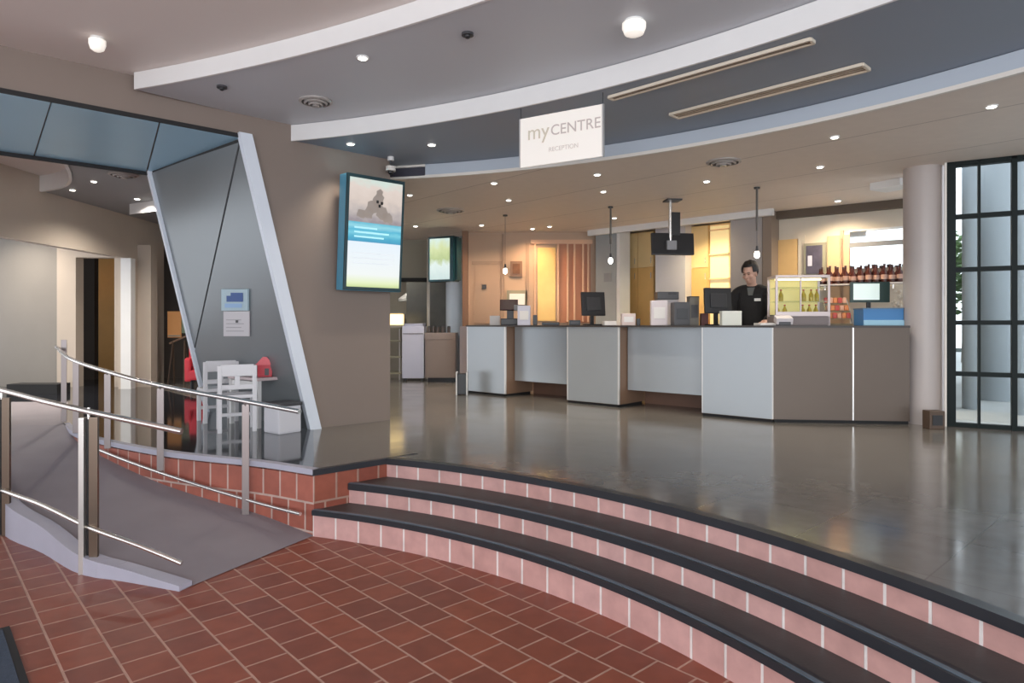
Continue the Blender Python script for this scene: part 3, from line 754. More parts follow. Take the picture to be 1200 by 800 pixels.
MB().box((0, d_/2-.012, h_/2+.05), (w_-.05, .008, h_-.14)).build('back_panel', mat('case_back', (.72, .62, .25), .5, emis=(1, .85, .35), estr=.25), t, world=False)
for z in (.26, .41): MB().box((0, 0, z), (w_-.05, d_-.05, .008)).build('shelf', glass, t, world=False)
MB().box((0, -d_/2+.014, h_/2+.05), (w_-.05, .004, h_-.16)).build('pane', glass, t, world=False)
MB().box((0, 0, h_-.04), (w_-.08, .03, .016)).build('lamp_strip', lampwarm, t, world=False)
proto = None
for j, (dx, z) in enumerate([(-.22, .10), (-.14, .10), (.05, .10), (.12, .10), (.19, .10), (-.18, .264), (.06, .264), (.14, .264), (.2, .264)]):
    if proto is None:
        o = thing('soft_drink_bottle', p, 'small amber bottle inside the framed glass display case', 'bottle', 'amber bottles in the glass case')
        MB().lathe([(.0, 0), (.022, 0), (.024, .01), (.024, .07), (.010, .10), (.009, .12), (0, .12)], seg=14).build('body', mat('amber_glass', (.60, .42, .06), .15), o, smooth=True, world=False)
        MB().cyl((0, 0, .123), .011, .012, seg=12).build('cap', red, o, world=False); proto = o
    else: o = copytree(proto)
    c_, s_ = math.cos(rzr), math.sin(rzr)
    o.location = p+Vector((dx*c_, dx*s_, z+(.004 if z > .2 else .001)))
smallbox_p = cr(918, .12)
t = thing('card_terminal', smallbox_p, 'pale card payment terminal in front of the glass case', 'card terminal', rz=rzr)
MB().box((0, 0, .06), (.17, .12, .07), rx=.3, bev=.012).build('body', mat('pale_plastic', (.66, .62, .64), .4), t, world=False)
MB().box((0, 0, .02), (.12, .12, .04), bev=.006).build('base', dark, t, world=False)
# snack rack with coloured packets
p = cr(981, .45)
t = thing('snack_rack', p, 'wire snack rack beside the framed glass case', 'rack', rz=rzr)
MB().box((0, 0, .01), (.26, .20, .02), bev=.004).build('base', mat('wicker', (.20, .16, .10), .7), t, world=False)
for sx in (-1, 1): MB().tube([(sx*.125, -.09, .02), (sx*.125, .03, .24), (sx*.125, .09, .30)], .006).build('side_rail', steel, t, world=False)
for j in range(3): MB().box((0, -.06+.06*j, .075+.085*j), (.25, .05, .006)).build('shelf', mat('wicker', (.20, .16, .10), .7), t, world=False)
cols = [mat('packet_orange', (.70, .22, .05), .35), mat('packet_red', (.50, .05, .03), .35), mat('packet_peach', (.70, .36, .22), .4)]
for j in range(3):
    for i in range(5):
        o = MB().box((0, 0, .03), (.042, .028, .06), bev=.010).build('snack_packet', cols[(i+j*2) % 3])
        c_, s_ = math.cos(rzr), math.sin(rzr); dx, dy = -.096+.048*i, -.06+.06*j
        o.location = p+Vector((dx*c_-dy*s_, dx*s_+dy*c_, .079+.085*j)); o.rotation_euler = (0, 0, rzr)
        cn_ = ['orange', 'red', 'peach'][(i+j*2) % 3]; row_ = ['lowest', 'middle', 'top'][j]
        tag(o, '%s snack packet on the %s shelf of the wire rack' % (cn_, row_), 'packet', 'snack packets on the wire rack')
# blue crate
p = cr(1029, .30); k = p.y/F
t = thing('blue_crate', p, 'blue counter box with pale blue lower front beside the snack rack', 'box', rz=rzr)
w_, h_ = 44*k, 20*k
MB().box((0, .0, h_/2), (w_, .26, h_), bev=.006).build('body', bluep, t, world=False)
MB().box((0, -.135, h_*.16), (w_, .015, h_*.32), bev=.003).build('front_label', lightblue, t, world=False)
MB().box((0, 0, h_-.004), (w_*1.02, .27, .014), bev=.003).build('lid', mat('slate_blue', (.10, .20, .32), .4), t, world=False)
# bar back shelf with bottles
def bottle_proto():
    o = thing('spirit_bottle', (0, 0, 0), 'x', 'bottle')
    MB().lathe([(.0, 0), (.036, 0), (.038, .01), (.038, .15), (.014, .20), (.013, .26), (0, .26)], seg=16).build('body', mat('dark_red_glass', (.055, .014, .010), .12), o, smooth=True, world=False)
    MB().cyl((0, 0, .27), .015, .03, seg=12).build('cap', mat('dark_cap', (.04, .02, .02), .4), o, world=False)
    MB().cyl((0, 0, .085), .0388, .07, seg=16).build('paper_label', mat('label_peach', (.45, .28, .22), .6), o, world=False)
    return o
def shelf_on_wall(px0, px1, py, label):
    a, b = ong(px0), ong(px1); c = (a+b)/2; z = zz(py, c.y-.12)
    t = thing('wall_shelf', L(c-n_g*.032, z), label, 'shelf', rz=rzg)
    MB().box((0, -.10, -.011), ((b-a).length, .2, .022), bev=.003).build('board', mat('shelf_glass', (.55, .50, .47), .2), t, world=False)
    for s_ in (-1, 1): MB().box((s_*(b-a).length*.38, -.06, -.05), (.02, .12, .06)).build('bracket', steel, t, world=False)
    return z
z1 = shelf_on_wall(958, 1062, 332, 'glass wall shelf holding a row of red bottles')
bp_ = None; i = 0
for row, off in ((0, .07), (1, .15)):
    for px in range(963+row*4, 1060, 9):
        q = ong(px)-n_g*(.032+off)
        if bp_ is None: o = bp_ = bottle_proto()
        else: o = copytree(bp_)
        o.location = L(q, z1+.001); o.scale = (1, 1, .78+.12*((i*7) % 5)/5)
        tag(o, 'dark red bottle in the %s row on the glass wall shelf' % ('rear' if row == 0 else 'front'), 'bottle', 'dark red bottles on the %s row of the shelf' % ('rear' if row == 0 else 'front')); i += 1
# mirror and picture on the bar wall
a_, b_ = ong(997), ong(1062)
mt = tag(bpy.data.objects.new('bar_mirror', None), 'wide bright mirror over the shelf of red bottles', 'mirror'); COL.objects.link(mt); mt.location = L((a_+b_)/2, zz(292, 8.8))
ma_, mb_ = ong(997), ong(1062); mz0, mz1 = zz(313, 8.8), zz(269, 8.8)
o0, o1, th_ = -n_g*.02, -n_g*.045, -n_g*.012
MB().hexa([L(ma_, mz0)+o0, L(mb_, mz0)+o0, L(mb_, mz1)+o1, L(ma_, mz1)+o1, L(ma_, mz0)+o0+th_, L(mb_, mz0)+o0+th_, L(mb_, mz1)+o1+th_, L(ma_, mz1)+o1+th_]).build('mirror_glass', mat('mirror_glass', (.85, .88, .88), .03, 1.), mt)
gpanel(996, 283, 1062, 288.5, mat('mirror_bar', (.22, .22, .22), .4), 'cross_bar', .05, .012, mt)
gpanel(996, 267.5, 1062, 269.5, white, 'frame', .02, .02, mt)
pf = tag(bpy.data.objects.new('framed_picture', None), 'dark framed picture between the honey and peach wall panels', 'picture'); COL.objects.link(pf); pf.location = L(ong(956), zz(300, 9.3))
gpanel(943, 285, 969, 324, mat('olive_frame', (.30, .28, .20), .5), 'frame', .03, .03, pf)
gpanel(946, 288, 965, 321, mat('picture_violet', (.085, .075, .11), .4, var=.6, vscale=9), 'picture', .061, .006, pf)
gpanel(948, 300, 953, 312, purple, 'photo_patch', .068, .004, pf)
# small lit monitor on the bar end, facing the lobby
p = cr(1019, .55); k = p.y/F
t = thing('drinks_display', p, 'small flat display with a bright pale screen above the blue box', 'display', rz=rzr)
MB().box((0, .03, .008), (.2, .15, .016), bev=.004).build('foot', black, t, world=False)
MB().box((0, .03, .14), (.04, .03, .26), bev=.004).build('stand', black, t, world=False)
MB().box((0, 0, 39*k), (44*k, .03, 24*k), bev=.006).build('case', mat('dark_green_case', (.02, .05, .045), .35), t, world=False)
MB().box((-.04, -.017, 39.5*k), (29*k, .005, 19*k)).build('screen', mat('pale_screen', (.7, .8, .76), .2, emis=(.75, .92, .85), estr=.3), t, world=False)
# dark bar back cupboards and small yellow vase
p = cr(1053, .5)
t = thing('flower_vase', p, 'ochre vase with pale flowers beside the column', 'vase')
MB().lathe([(0, 0), (.04, 0), (.055, .05), (.03, .12), (.035, .15), (0, .15)], seg=20).build('vase', mat('ochre_glaze', (.42, .22, .05), .3), t, smooth=True, world=False)
mb = MB()
for j in range(16): mb.ball((random.uniform(-.05, .05), random.uniform(-.05, .05), .2+random.uniform(0, .18)), .02, seg=8)
for j in range(6): mb.tube([(0, 0, .13), (random.uniform(-.04, .04), random.uniform(-.04, .04), .3)], .003, 6)
mb.build('flowers', mat('pale_petals', (.62, .55, .45), .6), t, world=False)
# floor outlet box at the column foot
p = P(1094, 502, U)
t = thing('floor_outlet_box', p, 'small brown and black outlet box at the foot of the round column', 'outlet box')
MB().box((0, 0, .09), (.15, .12, .18), bev=.008).build('body', mat('brown_box', (.10, .065, .045), .5), t, world=False)
MB().box((0, -.062, .09), (.10, .006, .10)).build('cover', black, t, world=False)

# things on the warm wall
t = tag(bpy.data.objects.new('wall_clock', None), 'small square brown framed plaque on the tan wall behind the till', 'plaque'); COL.objects.link(t); t.name = 'wall_plaque'; t.location = at(605, ff, zz(315, ff))
onwall(598, 306, 612, 324, mat('tan_frame', (.22, .13, .08), .4), 'frame', parent=t)
onwall(600.5, 309, 609.5, 321, mat('brown_art', (.16, .07, .03), .5, var=.5, vscale=12), 'picture', th=.045, parent=t)
t = tag(bpy.data.objects.new('wall_switch', None), 'tiny black control panel on the tan door behind the counter', 'switch'); COL.objects.link(t); t.location = at(567, ff, zz(336, ff))
onwall(565, 333.5, 570, 338.5, black, 'plate', th=.05, parent=t); onwall(566.5, 335, 568.5, 337, dark, 'button', th=.06, parent=t)
t = tag(bpy.data.objects.new('framed_notice', None), 'white notice in a dark frame on the tan wall above the till', 'notice'); COL.objects.link(t); t.location = at(606, ff, zz(350, ff))
onwall(594, 340, 618, 360, mat('olive_frame', (.30, .28, .20), .5), 'frame', parent=t); onwall(597, 344, 615, 357, paper, 'notice', th=.04, parent=t)
t = tag(bpy.data.objects.new('pier_notice', None), 'small grey notice on the blue grey pier behind the counter', 'notice'); COL.objects.link(t)
c = onb(712, .10); t.location = L(c, zz(325, c.y))
MB().box(tuple(L(c, zz(325, c.y))), (.15, .012, .15), rz=rzb, bev=.002).build('board', mat('grey_notice', (.26, .28, .29), .5), t)

# ------------------------------------------------------------------ pendants, television, sign, screens
def pendant(px, py, Y, label, rodlen, rodtop):
    t = thing('pendant_lamp', at(px, Y, zD), label, 'pendant lamp', 'pendant lamps over the counter')
    zb_ = zz(py, Y)-zD
    MB().cyl((0, 0, -.01), .035, .02, seg=16).build('ceiling_cup', dark, t, world=False)
    MB().cyl((0, 0, zb_/2), .003, abs(zb_), seg=6).build('cord', dark, t, world=False)
    if rodlen: MB().cyl((0, 0, -rodlen/2-.02), .013, rodlen, seg=16).build('rod', mat('grey_rod', (.12, .11, .10), .4, .5), t, world=False)
    MB().cyl((0, 0, zb_+.075), .018, .07, .012, seg=16).build('socket', dark, t, world=False)
    MB().lathe([(.014, .05), (.026, .035), (.031, 0), (.026, -.022), (.011, -.036), (0, -.038)], (0, 0, zb_), 20).build('bulb', lampglow, t, smooth=True, world=False)
    return t
pendant(592, 318, 9.9, 'pendant lamp hanging before the tan wall over the far counter end', 0, 0)
pendant(715.5, 306, 9.2, 'pendant lamp hanging in front of the blue grey pier', .5, 0)
pendant(887, 299, 7.9, 'pendant lamp hanging in front of the pinkish pier beside the receptionist', .5, 0)
Yt = 8.7
t = thing('ceiling_television', at(788, Yt, zD), 'wide black television hung from the ceiling over the counter', 'television', rz=.10)
MB().box((0, 0, -.01), (.2, .2, .02), bev=.003).build('ceiling_plate', dark, t, world=False)
zt = zz(286, Yt)-zD
MB().cyl((-.03, 0, zt/2), .022, abs(zt), seg=16).build('pole', steel, t, world=False)
MB().box((.04, .03, zz(262, Yt)-zD), (.12, .1, .30), bev=.006).build('cable_box', black, t, world=False)
MB().box((0, .0, zt), (.57, .05, .29), rx=-.1, bev=.012).build('case', black, t, world=False)
MB().box((0, .028, zt), (.54, .006, .26), rx=-.1).build('screen', mat('tv_dark', (.02, .02, .022), .12), t, world=False)
MB().box((-.03, -.045, zt-.02), (.13, .05, .12), bev=.006).build('mount_plate', mat('grey_plastic', (.25, .25, .26), .4), t, world=False)

# white hanging sign
sa, sb = at(610, 6.15*K), at(707, 5.72*K); ds = (sb-sa).normalized(); rzs = math.atan2(ds.y, ds.x); ws = (sb-sa).length
zt_, zb_ = zz(140, sa.y), zz(197, sa.y); zt_ = (zt_+zz(122, sb.y))/2
t = thing('hanging_sign', L((sa+sb)/2, zb_), 'white hanging sign lettered in gold and brown, on two thin wires', 'sign', rz=rzs)
hs = zt_-zb_
MB().box((0, 0, hs/2), (ws, .02, hs), bev=.003).build('board', mat('sign_board', (.84, .80, .74), .4, emis=(1, .95, .88), estr=.18), t, world=False)  # faint emission put into the board for brightness; no lamp inside
for s_ in (-1, 1): MB().cyl((s_*(ws/2-.004), 0, (hs+zB-zb_)/2), .0035, zB-zb_-hs, seg=8).build('wire', dark, t, world=False)
for s_ in (-1, 1): MB().box((s_*ws/2, 0, hs/2), (.012, .026, hs), bev=.002).build('edge_strip', mat('silver_edge', (.6, .6, .6), .3, .6), t, world=False)
def text(body, size, loc, m, parent, name='lettering', rot=(PI/2, 0, 0), ext=.001):
    cu = bpy.data.curves.new('t', 'FONT'); cu.body = body; cu.size = size; cu.extrude = ext; cu.align_x = 'LEFT'
    to = bpy.data.objects.new('t', cu); COL.objects.link(to)
    bpy.context.view_layer.update()
    me = bpy.data.meshes.new_from_object(to.evaluated_get(bpy.context.evaluated_depsgraph_get())); bpy.data.objects.remove(to)
    me.transform(Matrix.Rotation(rot[0], 4, 'X')); me.materials.clear(); me.materials.append(m)
    wdt = max(v.co.x for v in me.vertices)-min(v.co.x for v in me.vertices)
    o = bpy.data.objects.new(name, me); COL.objects.link(o); o.parent = parent; o.location = loc
    return wdt
gold = mat('gold_letters', (.70, .64, .52), .5); brn = mat('brown_letters', (.60, .53, .50), .5)
w1 = text('my', .17, (-ws/2+.07, -.0125, hs*.54), gold, t)
w2 = text('CENTRE', .118, (-ws/2+.07+w1+.02, -.0125, hs*.56), brn, t)
text('RECEPTION', .050, (-.10, -.0125, hs*.24), mat('faint_letters', (.70, .66, .61), .5), t)

# blue advertising screen on the taupe wall
tl = wt(393)+(-V)*.22
sw = .64; zt_, zb_ = zz(205, tl.y), zz(337, tl.y); hh = zt_-zb_
base = tl+D*(sw/2)
rzd = math.atan2(D.y, D.x)
t = thing('advertising_screen', L(base, zb_+hh/2), 'upright advertising screen in a blue case mounted on the taupe wall', 'screen', rz=rzd)
lean = math.radians(4)
MB().box((0, .07, 0), (sw+.03, .14, hh+.04), rx=lean, bev=.01).build('case', bluecase, t, world=False)
MB().box((0, -.004, 0), (sw+.03, .02, hh+.04), rx=lean, bev=.004).build('bezel', teal, t, world=False)
MB().box((0, .2, 0), (.3, .08, .5), bev=.004).build('wall_mount', dark, t, world=False)
Rx = Matrix.Rotation(lean, 4, 'X')
def spanel(x0, x1, z0, z1, m, name, parent, y=-.016):
    pts_ = [Rx @ Vector(q) for q in ((x0, y, z0), (x1, y, z0), (x1, y, z1), (x0, y, z1))]
    b_ = Rx @ Vector((0, .004, 0))
    mb = MB(); mb.quad(*pts_); mb.quad(*[q+b_ for q in pts_])
    o = mb.build(name, m, parent, world=False, recalc=False); return o
hw, h2 = sw/2-.015, hh/2-.015
yb1 = -h2+2*h2*.42; yb2 = -h2+2*h2*.60
spanel(-hw, hw, -h2, yb1, ramp_mat('screen_lower', [(0, (.55, .66, .28)), (.10, (.72, .80, .50)), (.28, (.80, .84, .82)), (1, (.72, .80, .88))], estr=.9), 'screen_lower', t)
spanel(-hw, hw, yb1, yb2, ramp_mat('screen_band', [(0, (.03, .28, .48)), (.25, (.05, .38, .55)), (.45, (.16, .55, .68)), (.6, (.06, .42, .60)), (.8, (.25, .60, .70)), (1, (.10, .45, .60))], estr=.9, noise=(6, .2)), 'screen_band', t)
spanel(-hw, hw, yb2, h2, ramp_mat('screen_photo', [(0, (.30, .26, .28)), (.25, (.50, .44, .42)), (.5, (.66, .56, .50)), (.8, (.72, .62, .56)), (1, (.62, .72, .66))], estr=.85, noise=(5, .5)), 'screen_photo', t)
# a resting animal-like grey shape in the advert is kept as a loose dark blotch
mb = MB()
rnd = random.Random(4)
for (bx, bz, br) in [(-.02, .05, .075), (.02, .12, .065), (.07, .0, .07), (-.09, -.02, .06), (-.17, -.04, .05), (.14, -.05, .06), (.03, .19, .04)]:
    n_ = 14; c_ = Vector((bx, -.020, yb2+.12+bz)); vs = []
    for j in range(n_):
        a = 2*PI*j/n_; rr = br*(.75+.45*rnd.random()); vs.append(Rx @ (c_+Vector((rr*math.cos(a), 0, rr*math.sin(a)))))
    vs2 = [mb.bm.verts.new(v) for v in vs]; mb.bm.faces.new(vs2)
mb.build('photo_shape', mat('advert_shape', (.1, .1, .1), .5, emis=(.26, .21, .18), estr=.8), t, world=False)
for (bx, bz) in ((.01, .16), (.06, .15), (.035, .12)):
    MB().box(tuple(Rx @ Vector((bx, -.023, yb2+.12+bz-.06))), (.025, .002, .03)).build('photo_detail', black, t, world=False)
for j, (x0, x1, zr_) in enumerate(((-.24, .02, .13), (-.24, .16, .085), (-.24, .10, .04))):
    spanel(x0, x1, yb1+zr_, yb1+zr_+.018, mat('band_text', (.1, .3, .4), .5, emis=(.45, .74, .80), estr=.8), 'text_line', t, y=-.019)
for j in range(3): spanel(-.24, .22, yb1-.12-.05*j, yb1-.108-.05*j, mat('grey_text', (.3, .3, .3), .5, emis=(.60, .66, .72), estr=.8), 'text_line', t, y=-.019)

# second screen beside the pale column
Y2 = 11.2
c = at(513, Y2, zz(303.5, Y2)); k = Y2/F
t = thing('advertising_screen', c, 'smaller advertising screen in a dark teal case by the pale column', 'screen', rz=-.42)
lean2 = math.radians(2)
MB().box((.06, .10, 0), (34*k, .2, 53*k), bev=.01).build('case', teal, t, world=False)
MB().box((.04, .3, .1), (.06, .25, .06)).build('wall_arm', dark, t, world=False)
Rx = Matrix.Rotation(0, 4, 'X')
spanel(-15*k+.06, 12*k+.06, -24*k, 24*k, ramp_mat('screen_small', [(0, (.55, .68, .66)), (.35, (.70, .80, .76)), (.5, (.45, .55, .25)), (.75, (.60, .68, .35)), (1, (.62, .76, .70))], estr=.9, noise=(4, .35)), 'screen', t, y=-.003)
MB().box((.32, .12, 0), (.05, .16, 50*k), bev=.01).build('side_box', teal, t, world=False)
# ------------------------------------------------------------------ lounge corner things
def fl(px, Y): return at(px, Y, U)
k = 12.0/F
t = thing('drinks_cooler', fl(484, 12.1), 'tall lilac white cooler cabinet behind the free end of the taupe wall', 'cooler')
MB().box((0, .2, .52*1.0), (26*k, .4, .95), bev=.01).build('body', purple, t, world=False)
MB().box((0, .2, 1.02), (23*k, .36, .06), bev=.01).build('top', mat('lilac_top', (.45, .46, .56), .4), t, world=False)
MB().box((0, -.003, .86), (26*k*.94, .012, .01)).build('lid_gap', dark, t, world=False)
for sx in (-1, 1): MB().cyl((sx*.15, .1, .025), .025, .05, seg=12).build('foot', black, t, world=False)
t = thing('low_cabinet', fl(516, 11.8), 'low taupe cabinet with a tray top beside the pale column', 'cabinet')
MB().box((0, .22, .08+.36), (35*k, .45, .72), bev=.01).build('body', taupe_cab, t, world=False)
MB().box((0, .22, .82), (36*k, .47, .12), bev=.008).build('top', mat('taupe_top', (.27, .215, .19), .45), t, world=False)
MB().box((0, .25, .04), (30*k, .38, .08)).build('plinth', black, t, world=False)
MB().box((0, -.004, .44), (33*k, .008, .66), bev=.002).build('door', taupe_cab, t, world=False)
for i, px in enumerate((503, 508, 513, 519, 526)):
    o = thing('condiment_jar', fl(px, 12.05)+Vector((0, 0, .881)), 'small dark jar standing on the low taupe cabinet', 'jar', 'dark jars on the low taupe cabinet')
    MB().cyl((0, 0, .05), .03, .10, seg=14).build('body', mat('jar_brown', (.07, .05, .04), .3), o, world=False)
    MB().cyl((0, 0, .11), .026, .02, seg=14).build('lid', dark, o, world=False)
t = thing('service_shelf', fl(457, 12.3), 'open service shelf with a glowing warmer on top by the cooler', 'shelf')
for sx in (-1, 1):
    for sy in (0, 1): MB().box((sx*.17, .05+sy*.3, .48), (.02, .02, .96)).build('post', mat('grey_post', (.45, .44, .42), .4), t, world=False)
for z in (.12, .42, .72, .96): MB().box((0, .2, z), (.40, .36, .025), bev=.003).build('shelf', mat('shelf_olive', (.30, .28, .20), .5), t, world=False)
t = thing('food_warmer', fl(459, 12.35)+Vector((0, .0, .973)), 'glowing yellow food warmer on the open service shelf', 'food warmer')
MB().box((.02, .1, .02), (24*k, .3, .04), bev=.005).build('base', mat('warmer_base', (.4, .36, .3), .5), t, world=False)
MB().box((.02, .1, .15), (22*k, .26, .20), bev=.01).build('glow_panel', mat('warm_panel', (1, .8, .5), .4, emis=(1, .72, .30), estr=2.2), t, world=False)
MB().box((.02, .1, .265), (24*k, .3, .03), bev=.005).build('cover', mat('warmer_base', (.4, .36, .3), .5), t, world=False)
t = thing('white_pole', fl(502, 12.6), 'slim cream floor to ceiling pole in the lounge corner', 'pole')
MB().cyl((0, 0, (zD-U)/2), .03, zD-U-.002, seg=20).build('shaft', mat('cream_pole', (.50, .46, .40), .4), t, world=False)
MB().cyl((0, 0, .01), .06, .02, seg=20).build('base', mat('cream_pole', (.50, .46, .40), .4), t, world=False)
t = thing('wall_lamp_unit', fl(481, 14.2)+Vector((0, 0, 0)), 'round white extractor lamp unit hanging in the lounge', 'lamp'); t.name = 'hanging_extractor'
t['label'] = 'white hanging extractor hood in the lounge behind the cooler'; t['category'] = 'extractor hood'
MB().lathe([(.26, 0), (.26, .05), (.12, .16), (.05, .2), (0, .2)], (0, 0, zz(353, 14.2)-U), 28).build('hood', mat('hood_grey', (.42, .43, .44), .4), t, smooth=True, world=False)
zh = zz(353, 14.2)-U+.19
MB().cyl((0, 0, (zh+zD-U)/2), .04, zD-U-zh, seg=16).build('duct', mat('hood_grey', (.42, .43, .44), .4), t, world=False)
t = thing('waste_bin', P(541, 463, U), 'narrow black waste bin in a white frame beside the counter end', 'bin')
MB().box((0, .08, .16), (.13, .13, .30), bev=.008).build('body', black, t, world=False)
for sx in (-1, 1): MB().box((sx*.075, .06, .17), (.02, .16, .34), bev=.003).build('side_frame', white, t, world=False)
struct(MB().box((at(543, 10.5).x, 10.55, U+.5), (.11, .12, 1.0)), 'trim_62', mat('pinkish_post', (.52, .44, .42), .5))

# ------------------------------------------------------------------ lobby things
def kid_chair(loc, rz, label):
    t = thing('childrens_chair', loc, label, 'chair', rz=rz)
    cw = mat('white_plastic', (.74, .74, .76), .35)
    t.scale = (1.14, 1.14, 1.14)
    MB().box((0, 0, .30), (.30, .28, .03), bev=.01).build('seat', cw, t, world=False)
    for sx in (-1, 1):
        MB().box((sx*.135, -.125, .15), (.035, .035, .30), bev=.006).build('leg', cw, t, world=False)
        MB().box((sx*.135, .125, .28), (.035, .035, .56), bev=.006).build('leg', cw, t, world=False)
    MB().box((0, .125, .52), (.26, .028, .10), bev=.008).build('backrest', cw, t, world=False)
    MB().box((0, .125, .38), (.26, .024, .04), bev=.006).build('back_rail', cw, t, world=False)
    MB().box((0, .125, .44), (.04, .022, .12), bev=.004).build('back_slat', cw, t, world=False)
    MB().box((0, -.125, .12), (.24, .022, .03), bev=.004).build('stretcher', cw, t, world=False)
    return t
kid_chair(P(255, 493, U), math.pi+.65, 'white childrens chair at the end of the play table near the leaning bar')
kid_chair(P(277, 504, U), math.pi+.45, 'white childrens chair tucked under the play table')
c = P(303, 497, U)
t = thing('play_table', c, 'low white childrens play table with a pinkish top', 'table', rz=-.68)
MB().box((0, 0, .485), (.58, .36, .03), bev=.008).build('tabletop', mat('pinkish_top', (.62, .50, .50), .4), t, world=False)
for sx in (-1, 1):
    for sy in (-1, 1): MB().box((sx*.26, sy*.15, .235), (.04, .04, .47), bev=.005).build('leg', white, t, world=False)
MB().box((0, -.15, .43), (.48, .02, .06)).build('apron', white, t, world=False)
c2_ = c+Vector((.10, -.09, .5005))
t = thing('toy_house', c2_, 'small red toy house standing on the play table', 'toy', rz=.3)
MB().box((0, 0, .06), (.14, .11, .12), bev=.008).build('body', red, t, world=False)
MB().hexa([(-.09, -.07, .12), (.09, -.07, .12), (.09, .07, .12), (-.09, .07, .12), (-.02, -.07, .2), (.02, -.07, .2), (.02, .07, .2), (-.02, .07, .2)]).build('roof', mat('toy_roof', (.70, .10, .12), .4), t, world=False)
MB().box((.02, -.057, .05), (.04, .006, .07)).build('toy_door', dark, t, world=False)
t = thing('storage_tub', P(331, 506, U), 'white storage tub with a dark lid under the end of the play table', 'tub', rz=-.68)
MB().box((0, 0, .13), (.26, .24, .26), bev=.02).build('body', mat('tub_white', (.66, .66, .70), .4), t, world=False)
MB().box((0, 0, .275), (.28, .26, .03), bev=.01).build('lid', dark, t, world=False)
# notices on the metal cheek
def cheek_point(px, py):
    # ray from the eye meets the cheek surface
    o_ = Vector((0, 0, H)); r_ = Vector(((px-600)/F, 1, (380-py)/F))
    best = None
    for s in range(0, 41):
        for tt in range(0, 41):
            q = f(s/40, tt/40); pr_ = (q-o_); 
            e = abs(pr_.x/pr_.y-r_.x)+abs(pr_.z/pr_.y-r_.z)
            if best is None or e < best[0]: best = (e, q, s/40, tt/40)
    return best[1:]
def notice(name, px0, py0, px1, py1, m, label, off=.03):
    ps = [cheek_point(a, b)[0] for a, b in ((px0, py1), (px1, py1), (px1, py0), (px0, py0))]
    c = sum(ps, Vector())/4
    # exact plane through cheek at c
    nrm = (f(.7, .5)-f(.3, .5)).cross(f(.5, .7)-f(.5, .3)).normalized(); nrm = nrm if nrm.dot(Vector((0, 0, H))-c) > 0 else -nrm
    pl = []
    for a, b in ((px0, py1), (px1, py1), (px1, py0), (px0, py0)):
        r_ = Vector(((a-600)/F, 1, (380-b)/F)); tt = (c-Vector((0, 0, H))).dot(nrm)/r_.dot(nrm); pl.append(Vector((0, 0, H))+r_*tt)
    t = thing(name, c, label, 'notice')
    a, b, cc_, d = [p_+nrm*off for p_ in pl]; bk = -nrm*(off-.018)
    MB().hexa([a, b, cc_, d, a+bk, b+bk, cc_+bk, d+bk]).build('board', m, t)
    return t, (a, b, cc_, d), nrm
t, q4, nr_ = notice('wall_notice', 263, 338, 294, 363, mat('notice_pale_blue', (.42, .56, .62), .5), 'pale blue notice with a dark blue heading on the metal portal side', .035)
def inset(q4, s0, s1, t0, t1, d): 
    a, b, c_, e = q4; g_ = lambda s, t_: (a.lerp(b, s)).lerp(e.lerp(c_, s), t_)+nr_*d
    return g_(s0, t0), g_(s1, t0), g_(s1, t1), g_(s0, t1)
MB().quad(*inset(q4, .22, .84, .42, .70, .004)).build('heading_block', mat('notice_navy', (.02, .08, .28), .5), t)
MB().quad(*inset(q4, .38, .84, .70, .84, .004)).build('heading_block', mat('notice_navy', (.02, .08, .28), .5), t)
MB().quad(*inset(q4, .15, .8, .14, .34, .004)).build('picture_strip', mat('notice_sky', (.30, .48, .72), .5), t)
t, q4, nr_ = notice('wall_notice', 265, 364, 295, 393, mat('notice_white', (.62, .60, .62), .5), 'white printed notice below the pale blue one on the metal portal side', .03)
for j in range(4): MB().quad(*inset(q4, .12, .82-.1*(j % 2), .2+.15*j, .225+.15*j, .004)).build('text_line', mat('grey_print', (.35, .34, .36), .6), t)
MB().quad(*inset(q4, .50, .60, .55, .65, .005)).build('stamp', dark, t)
# red chair and posters in the dark gap beyond the pier
YG = 12.2
t = thing('red_armchair', fl(243, 10.6), 'red armchair half hidden behind the inner leaning bar', 'chair', rz=.4)
MB().box((0, 0, .24), (.55, .5, .16), bev=.03).build('seat', red, t, world=False)
MB().box((0, .22, .48), (.55, .12, .55), bev=.04).build('backrest', red, t, world=False)
for sx in (-1, 1): MB().box((sx*.27, 0, .32), (.09, .5, .36), bev=.03).build('armrest', red, t, world=False)
for sx in (-1, 1):
    for sy in (-1, 1): MB().cyl((sx*.22, sy*.19, .08), .018, .16, seg=10).build('leg', black, t, world=False)
t = thing('wall_poster', at(204.5, 12.68, zz(380, 12.68)), 'orange poster in the dark passage beyond the beige pier', 'poster')
MB().box((0, 0, 0), (.26, .02, .50), bev=.003).build('print', mat('orange_print', (.70, .32, .12), .5, emis=(1, .45, .15), estr=.15), t, world=False)
MB().box((0, -.012, -.22), (.24, .004, .03)).build('caption', cream, t, world=False)
t = thing('wall_poster', at(218, 12.68, zz(381, 12.68)), 'pale green poster beside the orange one in the dark passage', 'poster')
MB().box((0, 0, 0), (.16, .02, .30), bev=.003).build('print', mat('pale_green_print', (.50, .62, .42), .5), t, world=False)
MB().box((0, -.012, .1), (.12, .004, .03)).build('caption', cream, t, world=False)
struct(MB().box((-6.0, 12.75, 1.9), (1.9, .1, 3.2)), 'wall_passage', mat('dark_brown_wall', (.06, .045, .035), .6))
t = thing('folding_rack', fl(206, 11.4), 'dark wooden clothes rack standing by the beige pier corner', 'rack')
for sx in (-1, 1): MB().tube([(sx*.14, 0, 0), (sx*.10, .1, .75)], .014).build('leg', mat('dark_wood', (.10, .06, .04), .5), t, world=False)
